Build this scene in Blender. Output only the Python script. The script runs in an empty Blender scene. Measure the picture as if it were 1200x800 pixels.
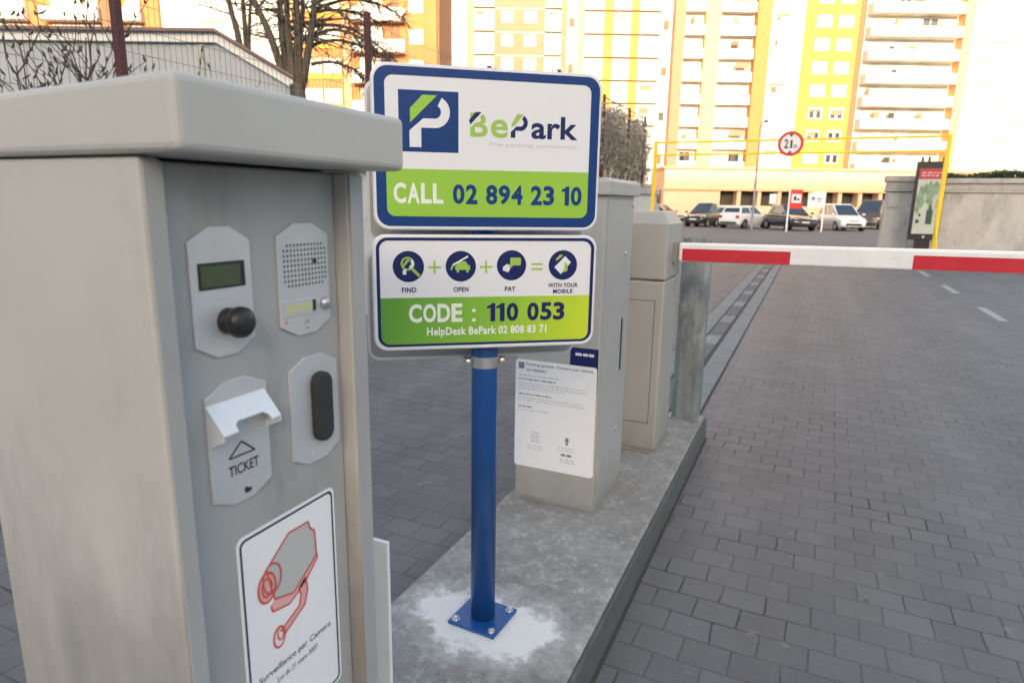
import bpy, bmesh, math, random
from math import sin, cos, tan, pi, radians, atan, sqrt
from mathutils import Vector, Matrix
random.seed(7)
scene = bpy.context.scene
COL = scene.collection
V = Vector

# ------------------------------------------------------------------ camera
YAW, PITCH, ROLL = radians(24.3), atan(162/760.0), radians(0.9)
fwd0 = V((-sin(YAW), cos(YAW), 0)); rt0 = V((cos(YAW), sin(YAW), 0))
fwd = fwd0*cos(PITCH) + V((0, 0, -1))*sin(PITCH)
up0 = rt0.cross(fwd)
rt = rt0*cos(ROLL) + up0*sin(ROLL); up = up0*cos(ROLL) - rt0*sin(ROLL)
cd = bpy.data.cameras.new('camera'); cam = bpy.data.objects.new('camera', cd); COL.objects.link(cam)
M = Matrix((rt, up, -fwd)).transposed().to_4x4(); M.translation = V((0, 0, 1.5)); cam.matrix_world = M
cd.sensor_fit = 'HORIZONTAL'; cd.sensor_width = 36; cd.lens = 36*760/1200.0
cd.clip_start = 0.02; cd.clip_end = 2000
cd.dof.use_dof = True; cd.dof.focus_distance = 2.0; cd.dof.aperture_fstop = 4.5
scene.camera = cam

# ------------------------------------------------------------------ light
SUN_EL = radians(11.0)
w = bpy.data.worlds.new('World'); scene.world = w; w.use_nodes = True
nt = w.node_tree; nt.nodes.clear()
sky = nt.nodes.new('ShaderNodeTexSky'); sky.sky_type = 'NISHITA'; sky.sun_disc = False
sky.sun_elevation = SUN_EL; sky.sun_rotation = pi - YAW
sky.altitude = 30; sky.air_density = 1.0; sky.dust_density = 4.0; sky.ozone_density = 1.0
hs = nt.nodes.new('ShaderNodeHueSaturation'); hs.inputs['Saturation'].default_value = 0.9; hs.inputs['Value'].default_value = 4.0
bg = nt.nodes.new('ShaderNodeBackground'); bg.inputs[1].default_value = 0.15
wo = nt.nodes.new('ShaderNodeOutputWorld')
wb = nt.nodes.new('ShaderNodeVectorMath'); wb.operation = 'MULTIPLY'; wb.inputs[1].default_value = (1.035, 1.0, 0.965)   # slight warm tint of the sky colour, as white balance
nt.links.new(sky.outputs[0], hs.inputs['Color']); nt.links.new(hs.outputs[0], wb.inputs[0]); nt.links.new(wb.outputs[0], bg.inputs[0]); nt.links.new(bg.outputs[0], wo.inputs[0])
sd = bpy.data.lights.new('sun', 'SUN'); sd.energy = 5.0; sd.angle = radians(0.5); sd.color = (1, 0.86, 0.66)
so = bpy.data.objects.new('sun', sd); COL.objects.link(so)
so.location = (20, -60, 40)
so.rotation_euler = (fwd0*cos(SUN_EL) + V((0, 0, -sin(SUN_EL)))).to_track_quat('-Z', 'Y').to_euler()
scene.view_settings.view_transform = 'Standard'; scene.view_settings.look = 'None'
scene.view_settings.exposure = 0; scene.view_settings.gamma = 1
scene.cycles.max_bounces = 6; scene.cycles.diffuse_bounces = 4; scene.cycles.use_denoising = True

# ------------------------------------------------------------------ materials
MATS = {}
def mat(name, col, rough=0.6, metal=0.0, var=0.0, vscale=8.0, bump=0.0, bscale=60.0, dirt=None, dscale=3.0, dlo=0.55, dhi=0.75, coords='pos', spec=0.5, stretch=None, dirt2=None):
    """plain painted / stony surface with cloudy variation, optional dirt colour and fine bump"""
    m = bpy.data.materials.new(name); m.use_nodes = True; n = m.node_tree; L = n.links.new
    b = n.nodes['Principled BSDF']; b.inputs['Roughness'].default_value = rough; b.inputs['Metallic'].default_value = metal
    b.inputs['Specular IOR Level'].default_value = spec
    b.inputs['Base Color'].default_value = (*col, 1)
    pos = None
    if var or bump or dirt:
        g = n.nodes.new('ShaderNodeNewGeometry'); pos = g.outputs['Position']
        if stretch:
            vm = n.nodes.new('ShaderNodeVectorMath'); vm.operation = 'MULTIPLY'; vm.inputs[1].default_value = stretch
            L(pos, vm.inputs[0]); pos = vm.outputs[0]
    cur = None
    if var:
        t = n.nodes.new('ShaderNodeTexNoise'); t.inputs['Scale'].default_value = vscale; t.inputs['Detail'].default_value = 6
        t.inputs['Roughness'].default_value = 0.65; L(pos, t.inputs['Vector'])
        r = n.nodes.new('ShaderNodeMapRange'); r.inputs[1].default_value = 0.3; r.inputs[2].default_value = 0.7
        r.inputs[3].default_value = 1-var; r.inputs[4].default_value = 1+var; L(t.outputs[0], r.inputs[0])
        mx = n.nodes.new('ShaderNodeVectorMath'); mx.operation = 'SCALE'; mx.inputs[0].default_value = col
        L(r.outputs[0], mx.inputs['Scale']); cur = mx.outputs[0]
        rr = n.nodes.new('ShaderNodeMapRange'); rr.inputs[3].default_value = max(0, rough-0.12); rr.inputs[4].default_value = min(1, rough+0.12)
        L(t.outputs[0], rr.inputs[0]); L(rr.outputs[0], b.inputs['Roughness'])
    for dc, ds, lo, hi in ([(dirt, dscale, dlo, dhi)] if dirt else []) + ([dirt2] if dirt2 else []):
        t = n.nodes.new('ShaderNodeTexNoise'); t.inputs['Scale'].default_value = ds; t.inputs['Detail'].default_value = 8
        t.inputs['Roughness'].default_value = 0.7; L(pos, t.inputs['Vector'])
        r = n.nodes.new('ShaderNodeMapRange'); r.inputs[1].default_value = lo; r.inputs[2].default_value = hi; L(t.outputs[0], r.inputs[0])
        mx = n.nodes.new('ShaderNodeMix'); mx.data_type = 'RGBA'
        L(r.outputs[0], mx.inputs[0]); mx.inputs[7].default_value = (*dc, 1)
        if cur: L(cur, mx.inputs[6])
        else: mx.inputs[6].default_value = (*col, 1)
        cur = mx.outputs[2]
    if cur: L(cur, b.inputs['Base Color'])
    if bump:
        t = n.nodes.new('ShaderNodeTexNoise'); t.inputs['Scale'].default_value = bscale; t.inputs['Detail'].default_value = 5; L(pos, t.inputs['Vector'])
        bp = n.nodes.new('ShaderNodeBump'); bp.inputs['Strength'].default_value = bump; bp.inputs['Distance'].default_value = 0.004
        L(t.outputs[0], bp.inputs['Height']); L(bp.outputs[0], b.inputs['Normal'])
    MATS[name] = m
    return m

mat('body_paint', (0.475, 0.462, 0.43), 0.45, var=0.05, vscale=5, bump=0.06, bscale=260, dirt=(0.33, 0.29, 0.21), dscale=2.2, dlo=0.58, dhi=0.85)
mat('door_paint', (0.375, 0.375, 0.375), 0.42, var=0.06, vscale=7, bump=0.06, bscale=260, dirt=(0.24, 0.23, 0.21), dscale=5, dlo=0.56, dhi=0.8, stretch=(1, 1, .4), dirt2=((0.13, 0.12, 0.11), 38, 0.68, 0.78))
mat('cabinet_paint', (0.40, 0.395, 0.38), 0.5, var=0.05, vscale=5, bump=0.05, bscale=220, dirt=(0.29, 0.27, 0.23), dscale=2.5, dlo=0.55, dhi=0.85)
mat('barrier_paint', (0.375, 0.365, 0.335), 0.5, var=0.06, vscale=5, bump=0.05, bscale=220, dirt=(0.30, 0.27, 0.21), dscale=2.5, dlo=0.55, dhi=0.85)
mat('plinth_grey', (0.24, 0.235, 0.22), 0.7, var=0.15, vscale=14)
mat('plate_alu', (0.62, 0.63, 0.65), 0.38, 0.35, var=0.05, vscale=16, dirt=(0.42, 0.39, 0.36), dscale=9, dlo=0.6, dhi=0.85)
mat('hood_alu', (0.78, 0.79, 0.80), 0.35, 0.3, var=0.04, vscale=12)
mat('steel', (0.62, 0.62, 0.62), 0.35, 0.85, var=0.03, vscale=12)
mat('black_plastic', (0.018, 0.018, 0.02), 0.42, var=0.1, vscale=40)
mat('dark_rubber', (0.03, 0.03, 0.03), 0.75, var=0.15, vscale=30)
mat('screen_green', (0.075, 0.10, 0.055), 0.15, var=0.12, vscale=25)
mat('call_window', (0.55, 0.56, 0.33), 0.3)
mat('ink', (0.03, 0.03, 0.035), 0.6)
mat('ink_soft', (0.22, 0.22, 0.25), 0.6)
mat('ink_faint', (0.52, 0.53, 0.57), 0.6)
mat('sticker_white', (0.84, 0.84, 0.86), 0.35, var=0.02, vscale=10)
mat('sticker_red', (0.62, 0.10, 0.09), 0.45)
mat('sticker_pink', (0.75, 0.42, 0.40), 0.45)
mat('sticker_grey', (0.50, 0.51, 0.49), 0.45)
mat('sign_white', (0.76, 0.76, 0.78), 0.3)
mat('sign_edge', (0.66, 0.66, 0.68), 0.35, 0.2)
mat('sign_back', (0.38, 0.375, 0.36), 0.45, 0.3, var=0.06)
mat('sign_blue', (0.010, 0.046, 0.185), 0.3, spec=.3)
mat('sign_navy', (0.013, 0.02, 0.105), 0.35, spec=.3)
mat('sign_green', (0.30, 0.55, 0.055), 0.3)
mat('logo_green', (0.33, 0.52, 0.09), 0.35)
mat('sign_text_white', (0.80, 0.84, 0.76), 0.35)
mat('post_blue', (0.012, 0.075, 0.27), 0.35, var=0.08, vscale=10, bump=0.05, bscale=120, dirt=(0.05, 0.10, 0.22), dscale=12, dlo=0.62, dhi=0.9)
mat('white_post', (0.88, 0.87, 0.85), 0.4, var=0.04, vscale=12)
mat('galvanised', (0.27, 0.30, 0.31), 0.5, 0.55, var=0.3, vscale=14, dirt=(0.55, 0.55, 0.52), dscale=7, dlo=0.52, dhi=0.75, dirt2=((0.16, 0.16, 0.15), 11, 0.55, 0.75), stretch=(1, 1, .35))
mat('arm_white', (0.82, 0.815, 0.80), 0.35, var=0.04, vscale=6, dirt=(0.60, 0.57, 0.52), dscale=7, dlo=.58, dhi=.85)
mat('arm_red', (0.55, 0.022, 0.035), 0.4, var=0.06, vscale=10)
mat('gantry_yellow', (0.88, 0.60, 0.03), 0.45, var=0.1, vscale=8)
mat('road_sign_red', (0.62, 0.035, 0.02), 0.4)
mat('poster_red', (0.42, 0.06, 0.07), 0.3)
mat('poster_paper', (0.50, 0.54, 0.47), 0.3, var=0.1, vscale=3)
mat('poster_green', (0.22, 0.32, 0.20), 0.3, var=0.3, vscale=5)
mat('poster_dark', (0.06, 0.09, 0.07), 0.3)
mat('poster_gold', (0.45, 0.36, 0.12), 0.3)
mat('concrete_wall', (0.52, 0.495, 0.465), 0.85, var=0.16, vscale=2.2, bump=0.4, bscale=40, dirt=(0.27, 0.25, 0.225), dscale=1.6, dlo=0.52, dhi=0.78, stretch=(1, 1, .45), dirt2=((.30, .28, .25), 6, .55, .75))
mat('white_wall', (0.62, 0.60, 0.57), 0.85, var=0.08, vscale=3, bump=0.4, bscale=50, dirt=(0.40, 0.37, 0.33), dscale=2.0, dlo=0.52, dhi=0.85)
mat('coping', (0.44, 0.41, 0.385), 0.85, var=0.2, vscale=5, bump=0.4, bscale=50)
mat('shed_white', (0.42, 0.44, 0.46), 0.5, var=0.06, vscale=1.5, dirt=(0.34, 0.36, 0.38), dscale=1.2, dlo=0.5, dhi=0.8)
mat('shed_trim', (0.78, 0.77, 0.75), 0.5, var=0.04)
mat('shed_roof', (0.24, 0.16, 0.14), 0.8, var=0.15)
mat('rust_post', (0.085, 0.03, 0.028), 0.7, var=0.25, vscale=10)
mat('wire', (0.16, 0.17, 0.16), 0.6, 0.3)
mat('bark', (0.11, 0.088, 0.06), 0.9, var=0.35, vscale=9, bump=0.8, bscale=30)
mat('twig', (0.085, 0.065, 0.05), 0.9, var=0.3, vscale=9)
mat('vine', (0.25, 0.225, 0.19), 0.9, var=0.4, vscale=6)
mat('dry_leaf', (0.42, 0.375, 0.32), 0.85, var=0.45, vscale=5)
mat('dark_leaf', (0.04, 0.06, 0.03), 0.8, var=0.4, vscale=5)
mat('window_glass', (0.05, 0.055, 0.065), 0.08, spec=0.8)
mat('warm_glass', (0.62, 0.58, 0.50), 0.12, spec=0.8, var=0.2, vscale=0.4)
mat('facade_white', (0.86, 0.83, 0.76), 0.7, var=0.03, vscale=0.3)
mat('facade_yellow', (0.80, 0.41, 0.06), 0.7, var=0.04, vscale=0.3)
mat('facade_pale_yellow', (0.80, 0.44, 0.22), 0.7, var=0.03, vscale=0.3)
mat('facade_orange', (0.55, 0.22, 0.075), 0.8, var=0.08, vscale=0.5)
mat('facade_peach', (0.58, 0.225, 0.14), 0.8, var=0.06, vscale=0.4)
mat('facade_brown', (0.26, 0.145, 0.075), 0.8, var=0.1, vscale=0.5)
mat('facade_line', (0.12, 0.08, 0.035), 0.8)
mat('podium_stone', (0.74, 0.53, 0.37), 0.8, var=0.07, vscale=0.5)
mat('dark_opening', (0.035, 0.032, 0.03), 0.5)
mat('tyre', (0.02, 0.02, 0.02), 0.85)
mat('rim', (0.45, 0.46, 0.47), 0.3, 0.8)
mat('car_glass', (0.03, 0.04, 0.05), 0.06, spec=0.9)
mat('lamp_clear', (0.75, 0.76, 0.78), 0.12)
mat('lamp_red', (0.45, 0.02, 0.02), 0.2)
mat('plate_paper', (0.75, 0.75, 0.72), 0.4)
mat('mortar_white', (0.72, 0.71, 0.69), 0.9, var=0.06, vscale=20, bump=0.4, bscale=60)
for nm, c in dict(car_black=(0.016, 0.017, 0.02), car_silver=(0.42, 0.42, 0.42), car_white=(0.74, 0.74, 0.75), car_navy=(0.018, 0.024, 0.042), car_brown=(0.09, 0.065, 0.05)).items():
    m = mat(nm, c, 0.25); b = m.node_tree.nodes['Principled BSDF']; b.inputs['Coat Weight'].default_value = 0.8; b.inputs['Coat Roughness'].default_value = 0.05

def shade_and_grime(name, col, z0, z1, amount):  # darkens towards the bottom: painted shade on the machine, grime on the cabinets
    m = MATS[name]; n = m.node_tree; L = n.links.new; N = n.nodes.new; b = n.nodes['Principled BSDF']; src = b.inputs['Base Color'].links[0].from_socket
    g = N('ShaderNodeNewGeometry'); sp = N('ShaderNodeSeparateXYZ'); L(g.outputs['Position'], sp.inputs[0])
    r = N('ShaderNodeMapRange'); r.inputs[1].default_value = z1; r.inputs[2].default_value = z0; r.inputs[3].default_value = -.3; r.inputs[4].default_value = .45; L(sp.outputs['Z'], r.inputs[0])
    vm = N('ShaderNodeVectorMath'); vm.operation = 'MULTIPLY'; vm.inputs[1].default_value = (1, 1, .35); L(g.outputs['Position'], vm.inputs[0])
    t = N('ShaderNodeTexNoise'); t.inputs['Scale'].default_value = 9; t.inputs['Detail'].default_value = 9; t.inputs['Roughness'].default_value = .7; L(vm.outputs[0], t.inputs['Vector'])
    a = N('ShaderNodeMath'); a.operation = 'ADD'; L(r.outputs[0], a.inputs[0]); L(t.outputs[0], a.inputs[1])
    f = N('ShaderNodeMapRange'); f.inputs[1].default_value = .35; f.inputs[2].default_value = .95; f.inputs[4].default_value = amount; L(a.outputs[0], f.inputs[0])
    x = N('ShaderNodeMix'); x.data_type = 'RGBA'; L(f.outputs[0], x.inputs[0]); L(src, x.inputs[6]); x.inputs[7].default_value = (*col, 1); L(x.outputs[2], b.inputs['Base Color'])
shade_and_grime('body_paint', (0.15, 0.145, 0.14), .55, 1.32, .8)  # shade low on the machine's side, put into its colour
shade_and_grime('cabinet_paint', (0.16, 0.15, 0.13), .15, .45, .4)
shade_and_grime('barrier_paint', (0.16, 0.15, 0.13), .15, .45, .45)
def gradient_green():
    m = mat('sign_gradient', (0.3, 0.5, 0.05), 0.3); n = m.node_tree; L = n.links.new
    b = n.nodes['Principled BSDF']
    g = n.nodes.new('ShaderNodeNewGeometry'); vm = n.nodes.new('ShaderNodeVectorMath'); vm.operation = 'DOT_PRODUCT'
    vm.inputs[1].default_value = (0.799, 0.602, -0.35); L(g.outputs['Position'], vm.inputs[0])
    r = n.nodes.new('ShaderNodeMapRange'); c = -0.824*0.799+1.652*0.602-0.35*1.17
    r.inputs[1].default_value = c-0.30; r.inputs[2].default_value = c+0.33; L(vm.outputs['Value'], r.inputs[0])
    cr = n.nodes.new('ShaderNodeValToRGB'); L(r.outputs[0], cr.inputs[0])
    cr.color_ramp.elements[0].color = (0.115, 0.34, 0.045, 1); cr.color_ramp.elements[1].color = (0.58, 0.70, 0.03, 1)
    e = cr.color_ramp.elements.new(0.5); e.color = (0.25, 0.50, 0.045, 1)
    L(cr.outputs[0], b.inputs['Base Color'])
gradient_green()

def paver_material():
    m = mat('pavers', (0.14, 0.14, 0.145), 0.8); n = m.node_tree; L = n.links.new; N = n.nodes.new
    b = n.nodes['Principled BSDF']
    g = N('ShaderNodeNewGeometry')
    # slight wobble so that the joints are not ruler straight
    wn = N('ShaderNodeTexNoise'); wn.inputs['Scale'].default_value = 3.0; wn.inputs['Detail'].default_value = 3; L(g.outputs['Position'], wn.inputs['Vector'])
    sub = N('ShaderNodeVectorMath'); sub.operation = 'SUBTRACT'; sub.inputs[1].default_value = (0.5, 0.5, 0.5); L(wn.outputs['Color'], sub.inputs[0])
    sc = N('ShaderNodeVectorMath'); sc.operation = 'SCALE'; sc.inputs['Scale'].default_value = 0.030; L(sub.outputs[0], sc.inputs[0])
    ad = N('ShaderNodeVectorMath'); ad.operation = 'ADD'; L(g.outputs['Position'], ad.inputs[0]); L(sc.outputs[0], ad.inputs[1])
    mp = N('ShaderNodeMapping'); mp.inputs['Rotation'].default_value = (0, 0, radians(1.5)); L(ad.outputs[0], mp.inputs['Vector'])
    br = N('ShaderNodeTexBrick'); L(mp.outputs[0], br.inputs['Vector'])
    br.offset = 0.5; br.inputs['Scale'].default_value = 1.0
    br.inputs['Brick Width'].default_value = 0.160; br.inputs['Row Height'].default_value = 0.132
    br.inputs['Mortar Size'].default_value = 0.0048; br.inputs['Mortar Smooth'].default_value = 0.5; br.inputs['Bias'].default_value = 0.0
    br.inputs['Color1'].default_value = (0.130, 0.127, 0.126, 1); br.inputs['Color2'].default_value = (0.157, 0.154, 0.151, 1)
    br.inputs['Mortar'].default_value = (0.165, 0.16, 0.152, 1)
    # joint darkness changes over the ground: some joints washed out and dark, most filled with sand
    jn = N('ShaderNodeTexNoise'); jn.inputs['Scale'].default_value = 1.6; jn.inputs['Detail'].default_value = 4; L(g.outputs['Position'], jn.inputs['Vector'])
    jr = N('ShaderNodeMapRange'); jr.inputs[1].default_value = 0.47; jr.inputs[2].default_value = 0.66; jr.inputs[3].default_value = 0.0; jr.inputs[4].default_value = 1.0; L(jn.outputs[0], jr.inputs[0])
    jc = N('ShaderNodeMix'); jc.data_type = 'RGBA'; jc.inputs[6].default_value = (0.098, 0.095, 0.092, 1); jc.inputs[7].default_value = (0.026, 0.026, 0.026, 1)
    L(jr.outputs[0], jc.inputs[0]); L(jc.outputs[2], br.inputs['Mortar'])
    # stains
    cn = N('ShaderNodeTexNoise'); cn.inputs['Scale'].default_value = 0.55; cn.inputs['Detail'].default_value = 9; cn.inputs['Roughness'].default_value = 0.72; L(g.outputs['Position'], cn.inputs['Vector'])
    cr = N('ShaderNodeMapRange'); cr.inputs[1].default_value = 0.3; cr.inputs[2].default_value = 0.7; cr.inputs[3].default_value = 0.78; cr.inputs[4].default_value = 1.2; L(cn.outputs[0], cr.inputs[0])
    fn = N('ShaderNodeTexNoise'); fn.inputs['Scale'].default_value = 160; fn.inputs['Detail'].default_value = 3; L(g.outputs['Position'], fn.inputs['Vector'])
    fr = N('ShaderNodeMapRange'); fr.inputs[1].default_value = 0.3; fr.inputs[2].default_value = 0.7; fr.inputs[3].default_value = 0.86; fr.inputs[4].default_value = 1.14; L(fn.outputs[0], fr.inputs[0])
    tv = N('ShaderNodeVectorMath'); tv.operation = 'MULTIPLY'; tv.inputs[1].default_value = (1.6, 0.06, 1); L(g.outputs['Position'], tv.inputs[0])
    tn = N('ShaderNodeTexNoise'); tn.inputs['Scale'].default_value = 1.0; tn.inputs['Detail'].default_value = 5; L(tv.outputs[0], tn.inputs['Vector'])
    tr = N('ShaderNodeMapRange'); tr.inputs[1].default_value = 0.35; tr.inputs[2].default_value = 0.65; tr.inputs[3].default_value = 0.84; tr.inputs[4].default_value = 1.12; L(tn.outputs[0], tr.inputs[0])
    m0 = N('ShaderNodeMath'); m0.operation = 'MULTIPLY'; L(cr.outputs[0], m0.inputs[0]); L(tr.outputs[0], m0.inputs[1])
    mu = N('ShaderNodeMath'); mu.operation = 'MULTIPLY'; L(m0.outputs[0], mu.inputs[0]); L(fr.outputs[0], mu.inputs[1])
    s2 = N('ShaderNodeVectorMath'); s2.operation = 'SCALE'; L(br.outputs['Color'], s2.inputs[0]); L(mu.outputs[0], s2.inputs['Scale'])
    # pale scuffs and dark gum spots
    pn = N('ShaderNodeTexNoise'); pn.inputs['Scale'].default_value = 7; pn.inputs['Detail'].default_value = 10; pn.inputs['Roughness'].default_value = 0.75; L(g.outputs['Position'], pn.inputs['Vector'])
    pr = N('ShaderNodeMapRange'); pr.inputs[1].default_value = 0.60; pr.inputs[2].default_value = 0.76; pr.inputs[4].default_value = 0.7; L(pn.outputs[0], pr.inputs[0])
    px = N('ShaderNodeMix'); px.data_type = 'RGBA'; px.inputs[7].default_value = (0.36, 0.35, 0.34, 1); L(pr.outputs[0], px.inputs[0]); L(s2.outputs[0], px.inputs[6])
    vo = N('ShaderNodeTexVoronoi'); vo.inputs['Scale'].default_value = 2.2; L(g.outputs['Position'], vo.inputs['Vector'])
    vr = N('ShaderNodeMapRange'); vr.inputs[1].default_value = 0.05; vr.inputs[2].default_value = 0.035; vr.inputs[4].default_value = 0.55; L(vo.outputs['Distance'], vr.inputs[0])
    gx = N('ShaderNodeMix'); gx.data_type = 'RGBA'; gx.inputs[7].default_value = (0.04, 0.04, 0.04, 1); L(vr.outputs[0], gx.inputs[0]); L(px.outputs[2], gx.inputs[6])
    L(gx.outputs[2], b.inputs['Base Color'])
    iv = N('ShaderNodeMath'); iv.operation = 'SUBTRACT'; iv.inputs[0].default_value = 1; L(br.outputs['Fac'], iv.inputs[1])
    jm = N('ShaderNodeMapRange'); jm.inputs[3].default_value = 0.25; jm.inputs[4].default_value = 1.0; L(jr.outputs[0], jm.inputs[0])
    b1 = N('ShaderNodeBump'); b1.inputs['Distance'].default_value = 0.006; L(jm.outputs[0], b1.inputs['Strength']); L(iv.outputs[0], b1.inputs['Height'])
    b2 = N('ShaderNodeBump'); b2.inputs['Distance'].default_value = 0.003; b2.inputs['Strength'].default_value = 0.45; L(fn.outputs[0], b2.inputs['Height']); L(b1.outputs[0], b2.inputs['Normal'])
    b3 = N('ShaderNodeBump'); b3.inputs['Distance'].default_value = 0.02; b3.inputs['Strength'].default_value = 0.35; L(wn.outputs[0], b3.inputs['Height']); L(b2.outputs[0], b3.inputs['Normal'])
    L(b3.outputs[0], b.inputs['Normal'])
    rr = N('ShaderNodeMapRange'); rr.inputs[3].default_value = 0.5; rr.inputs[4].default_value = 0.8; L(cn.outputs[0], rr.inputs[0]); L(rr.outputs[0], b.inputs['Roughness'])
paver_material()

def island_material():
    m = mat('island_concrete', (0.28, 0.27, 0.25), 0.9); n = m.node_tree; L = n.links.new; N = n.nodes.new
    b = n.nodes['Principled BSDF']; g = N('ShaderNodeNewGeometry'); P = g.outputs['Position']
    def noise(s, d=8, r=0.7):
        t = N('ShaderNodeTexNoise'); t.inputs['Scale'].default_value = s; t.inputs['Detail'].default_value = d; t.inputs['Roughness'].default_value = r; L(P, t.inputs['Vector']); return t
    def rng(src, a, c, lo=0.0, hi=1.0):
        r = N('ShaderNodeMapRange'); r.inputs[1].default_value = a; r.inputs[2].default_value = c; r.inputs[3].default_value = lo; r.inputs[4].default_value = hi; L(src, r.inputs[0]); return r.outputs[0]
    def mix(f, a, c):
        x = N('ShaderNodeMix'); x.data_type = 'RGBA'; L(f, x.inputs[0])
        if isinstance(a, tuple): x.inputs[6].default_value = (*a, 1)
        else: L(a, x.inputs[6])
        x.inputs[7].default_value = (*c, 1); return x.outputs[2]
    c = mix(rng(noise(4).outputs[0], 0.35, 0.68), (0.225, 0.213, 0.195), (0.335, 0.32, 0.297))
    c = mix(rng(noise(30, 9, .75).outputs[0], 0.5, 0.68), c, (0.46, 0.445, 0.415))
    c = mix(rng(noise(55, 8, .75).outputs[0], 0.53, 0.70, 0, .5), c, (0.14, 0.132, 0.12))
    c = mix(rng(noise(1.7).outputs[0], 0.54, 0.75, 0, 0.75), c, (0.13, 0.12, 0.105))
    # smears of lime dust across the concrete
    c = mix(rng(noise(9, 12, 0.78).outputs[0], 0.57, 0.72, 0, 0.7), c, (0.58, 0.57, 0.55))
    # splashed dry mortar around the sign post's foot
    sb = N('ShaderNodeVectorMath'); sb.operation = 'SUBTRACT'; sb.inputs[1].default_value = (-0.845, 1.700, 0.15); L(P, sb.inputs[0])
    dv = N('ShaderNodeVectorMath'); dv.operation = 'DIVIDE'; dv.inputs[1].default_value = (0.325, 0.19, 9.0); L(sb.outputs[0], dv.inputs[0])
    ln = N('ShaderNodeVectorMath'); ln.operation = 'LENGTH'; L(dv.outputs[0], ln.inputs[0])
    wob = N('ShaderNodeMath'); wob.operation = 'MULTIPLY_ADD'; wob.inputs[1].default_value = 1.7; wob.inputs[2].default_value = -0.85; L(noise(10, 11, 0.70).outputs[0], wob.inputs[0])
    dsum = N('ShaderNodeMath'); dsum.operation = 'ADD'; L(ln.outputs['Value'], dsum.inputs[0]); L(wob.outputs[0], dsum.inputs[1])
    f = noise(110, 4)
    c = mix(rng(f.outputs[0], 0.56, 0.8, 0, 0.6), c, (0.12, 0.115, 0.105))
    c = mix(rng(dsum.outputs[0], 1.25, 0.75, 0, 0.55), c, (0.56, 0.55, 0.53))
    c = mix(rng(dsum.outputs[0], 0.86, 0.64), c, (0.76, 0.74, 0.71))
    L(c, b.inputs['Base Color'])
    b1 = N('ShaderNodeBump'); b1.inputs['Distance'].default_value = 0.006; b1.inputs['Strength'].default_value = 0.6; L(noise(30).outputs[0], b1.inputs['Height'])
    b2 = N('ShaderNodeBump'); b2.inputs['Distance'].default_value = 0.003; b2.inputs['Strength'].default_value = 0.5; L(f.outputs[0], b2.inputs['Height']); L(b1.outputs[0], b2.inputs['Normal'])
    L(b2.outputs[0], b.inputs['Normal'])
island_material()
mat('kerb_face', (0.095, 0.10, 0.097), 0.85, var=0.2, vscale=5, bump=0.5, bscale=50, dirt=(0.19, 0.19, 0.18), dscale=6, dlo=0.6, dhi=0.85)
mat('asphalt', (0.15, 0.149, 0.15), 0.9, var=0.15, vscale=1.2, bump=0.5, bscale=90, dirt=(0.11, 0.105, 0.105), dscale=0.3, dlo=0.5, dhi=0.7)
mat('gutter_light', (0.225, 0.222, 0.216), 0.85, var=0.18, vscale=4, bump=0.4, bscale=60)
mat('gutter_dark', (0.135, 0.133, 0.13), 0.85, var=0.2, vscale=5, bump=0.4, bscale=60)
mat('gutter_slab', (0.245, 0.24, 0.232), 0.85, var=0.18, vscale=4, bump=0.4, bscale=60)
mat('joint_dark', (0.06, 0.058, 0.055), 0.95)
mat('road_paint', (0.36, 0.36, 0.35), 0.7, var=0.15, vscale=9, dirt=(0.2, 0.2, 0.2), dscale=14, dlo=0.55, dhi=0.7)

# ------------------------------------------------------------------ geometry helpers
class Fr:
    """local picture plane on a real surface: a = to the right, b = up, c = out of the surface"""
    def __init__(s, o, r, u): s.o = V(o); s.r = V(r).normalized(); s.u = V(u).normalized(); s.n = s.r.cross(s.u)
    def p(s, a, b, c=0.0): return s.o + s.r*a + s.u*b + s.n*c

def rrect(a0, a1, b0, b1, r, n=6):
    pts = []
    for cx, cy, t0 in ((a1-r, b1-r, 0), (a0+r, b1-r, pi/2), (a0+r, b0+r, pi), (a1-r, b0+r, 1.5*pi)):
        for k in range(n+1):
            t = t0 + k*pi/2/n; pts.append((cx+r*cos(t), cy+r*sin(t)))
    return pts
def rect(a0, a1, b0, b1): return [(a0, b0), (a1, b0), (a1, b1), (a0, b1)]
def circle(cx, cy, r, n=32, ry=None): return [(cx+r*cos(2*pi*k/n), cy+(ry or r)*sin(2*pi*k/n)) for k in range(n)]
def stroke(pts, wd):
    """polyline of constant width as quads plus round joints"""
    out = []
    for (x0, y0), (x1, y1) in zip(pts, pts[1:]):
        l = math.hypot(x1-x0, y1-y0) or 1e-9; nx, ny = -(y1-y0)/l*wd/2, (x1-x0)/l*wd/2
        out.append([(x0+nx, y0+ny), (x0-nx, y0-ny), (x1-nx, y1-ny), (x1+nx, y1+ny)])
    return out

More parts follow.
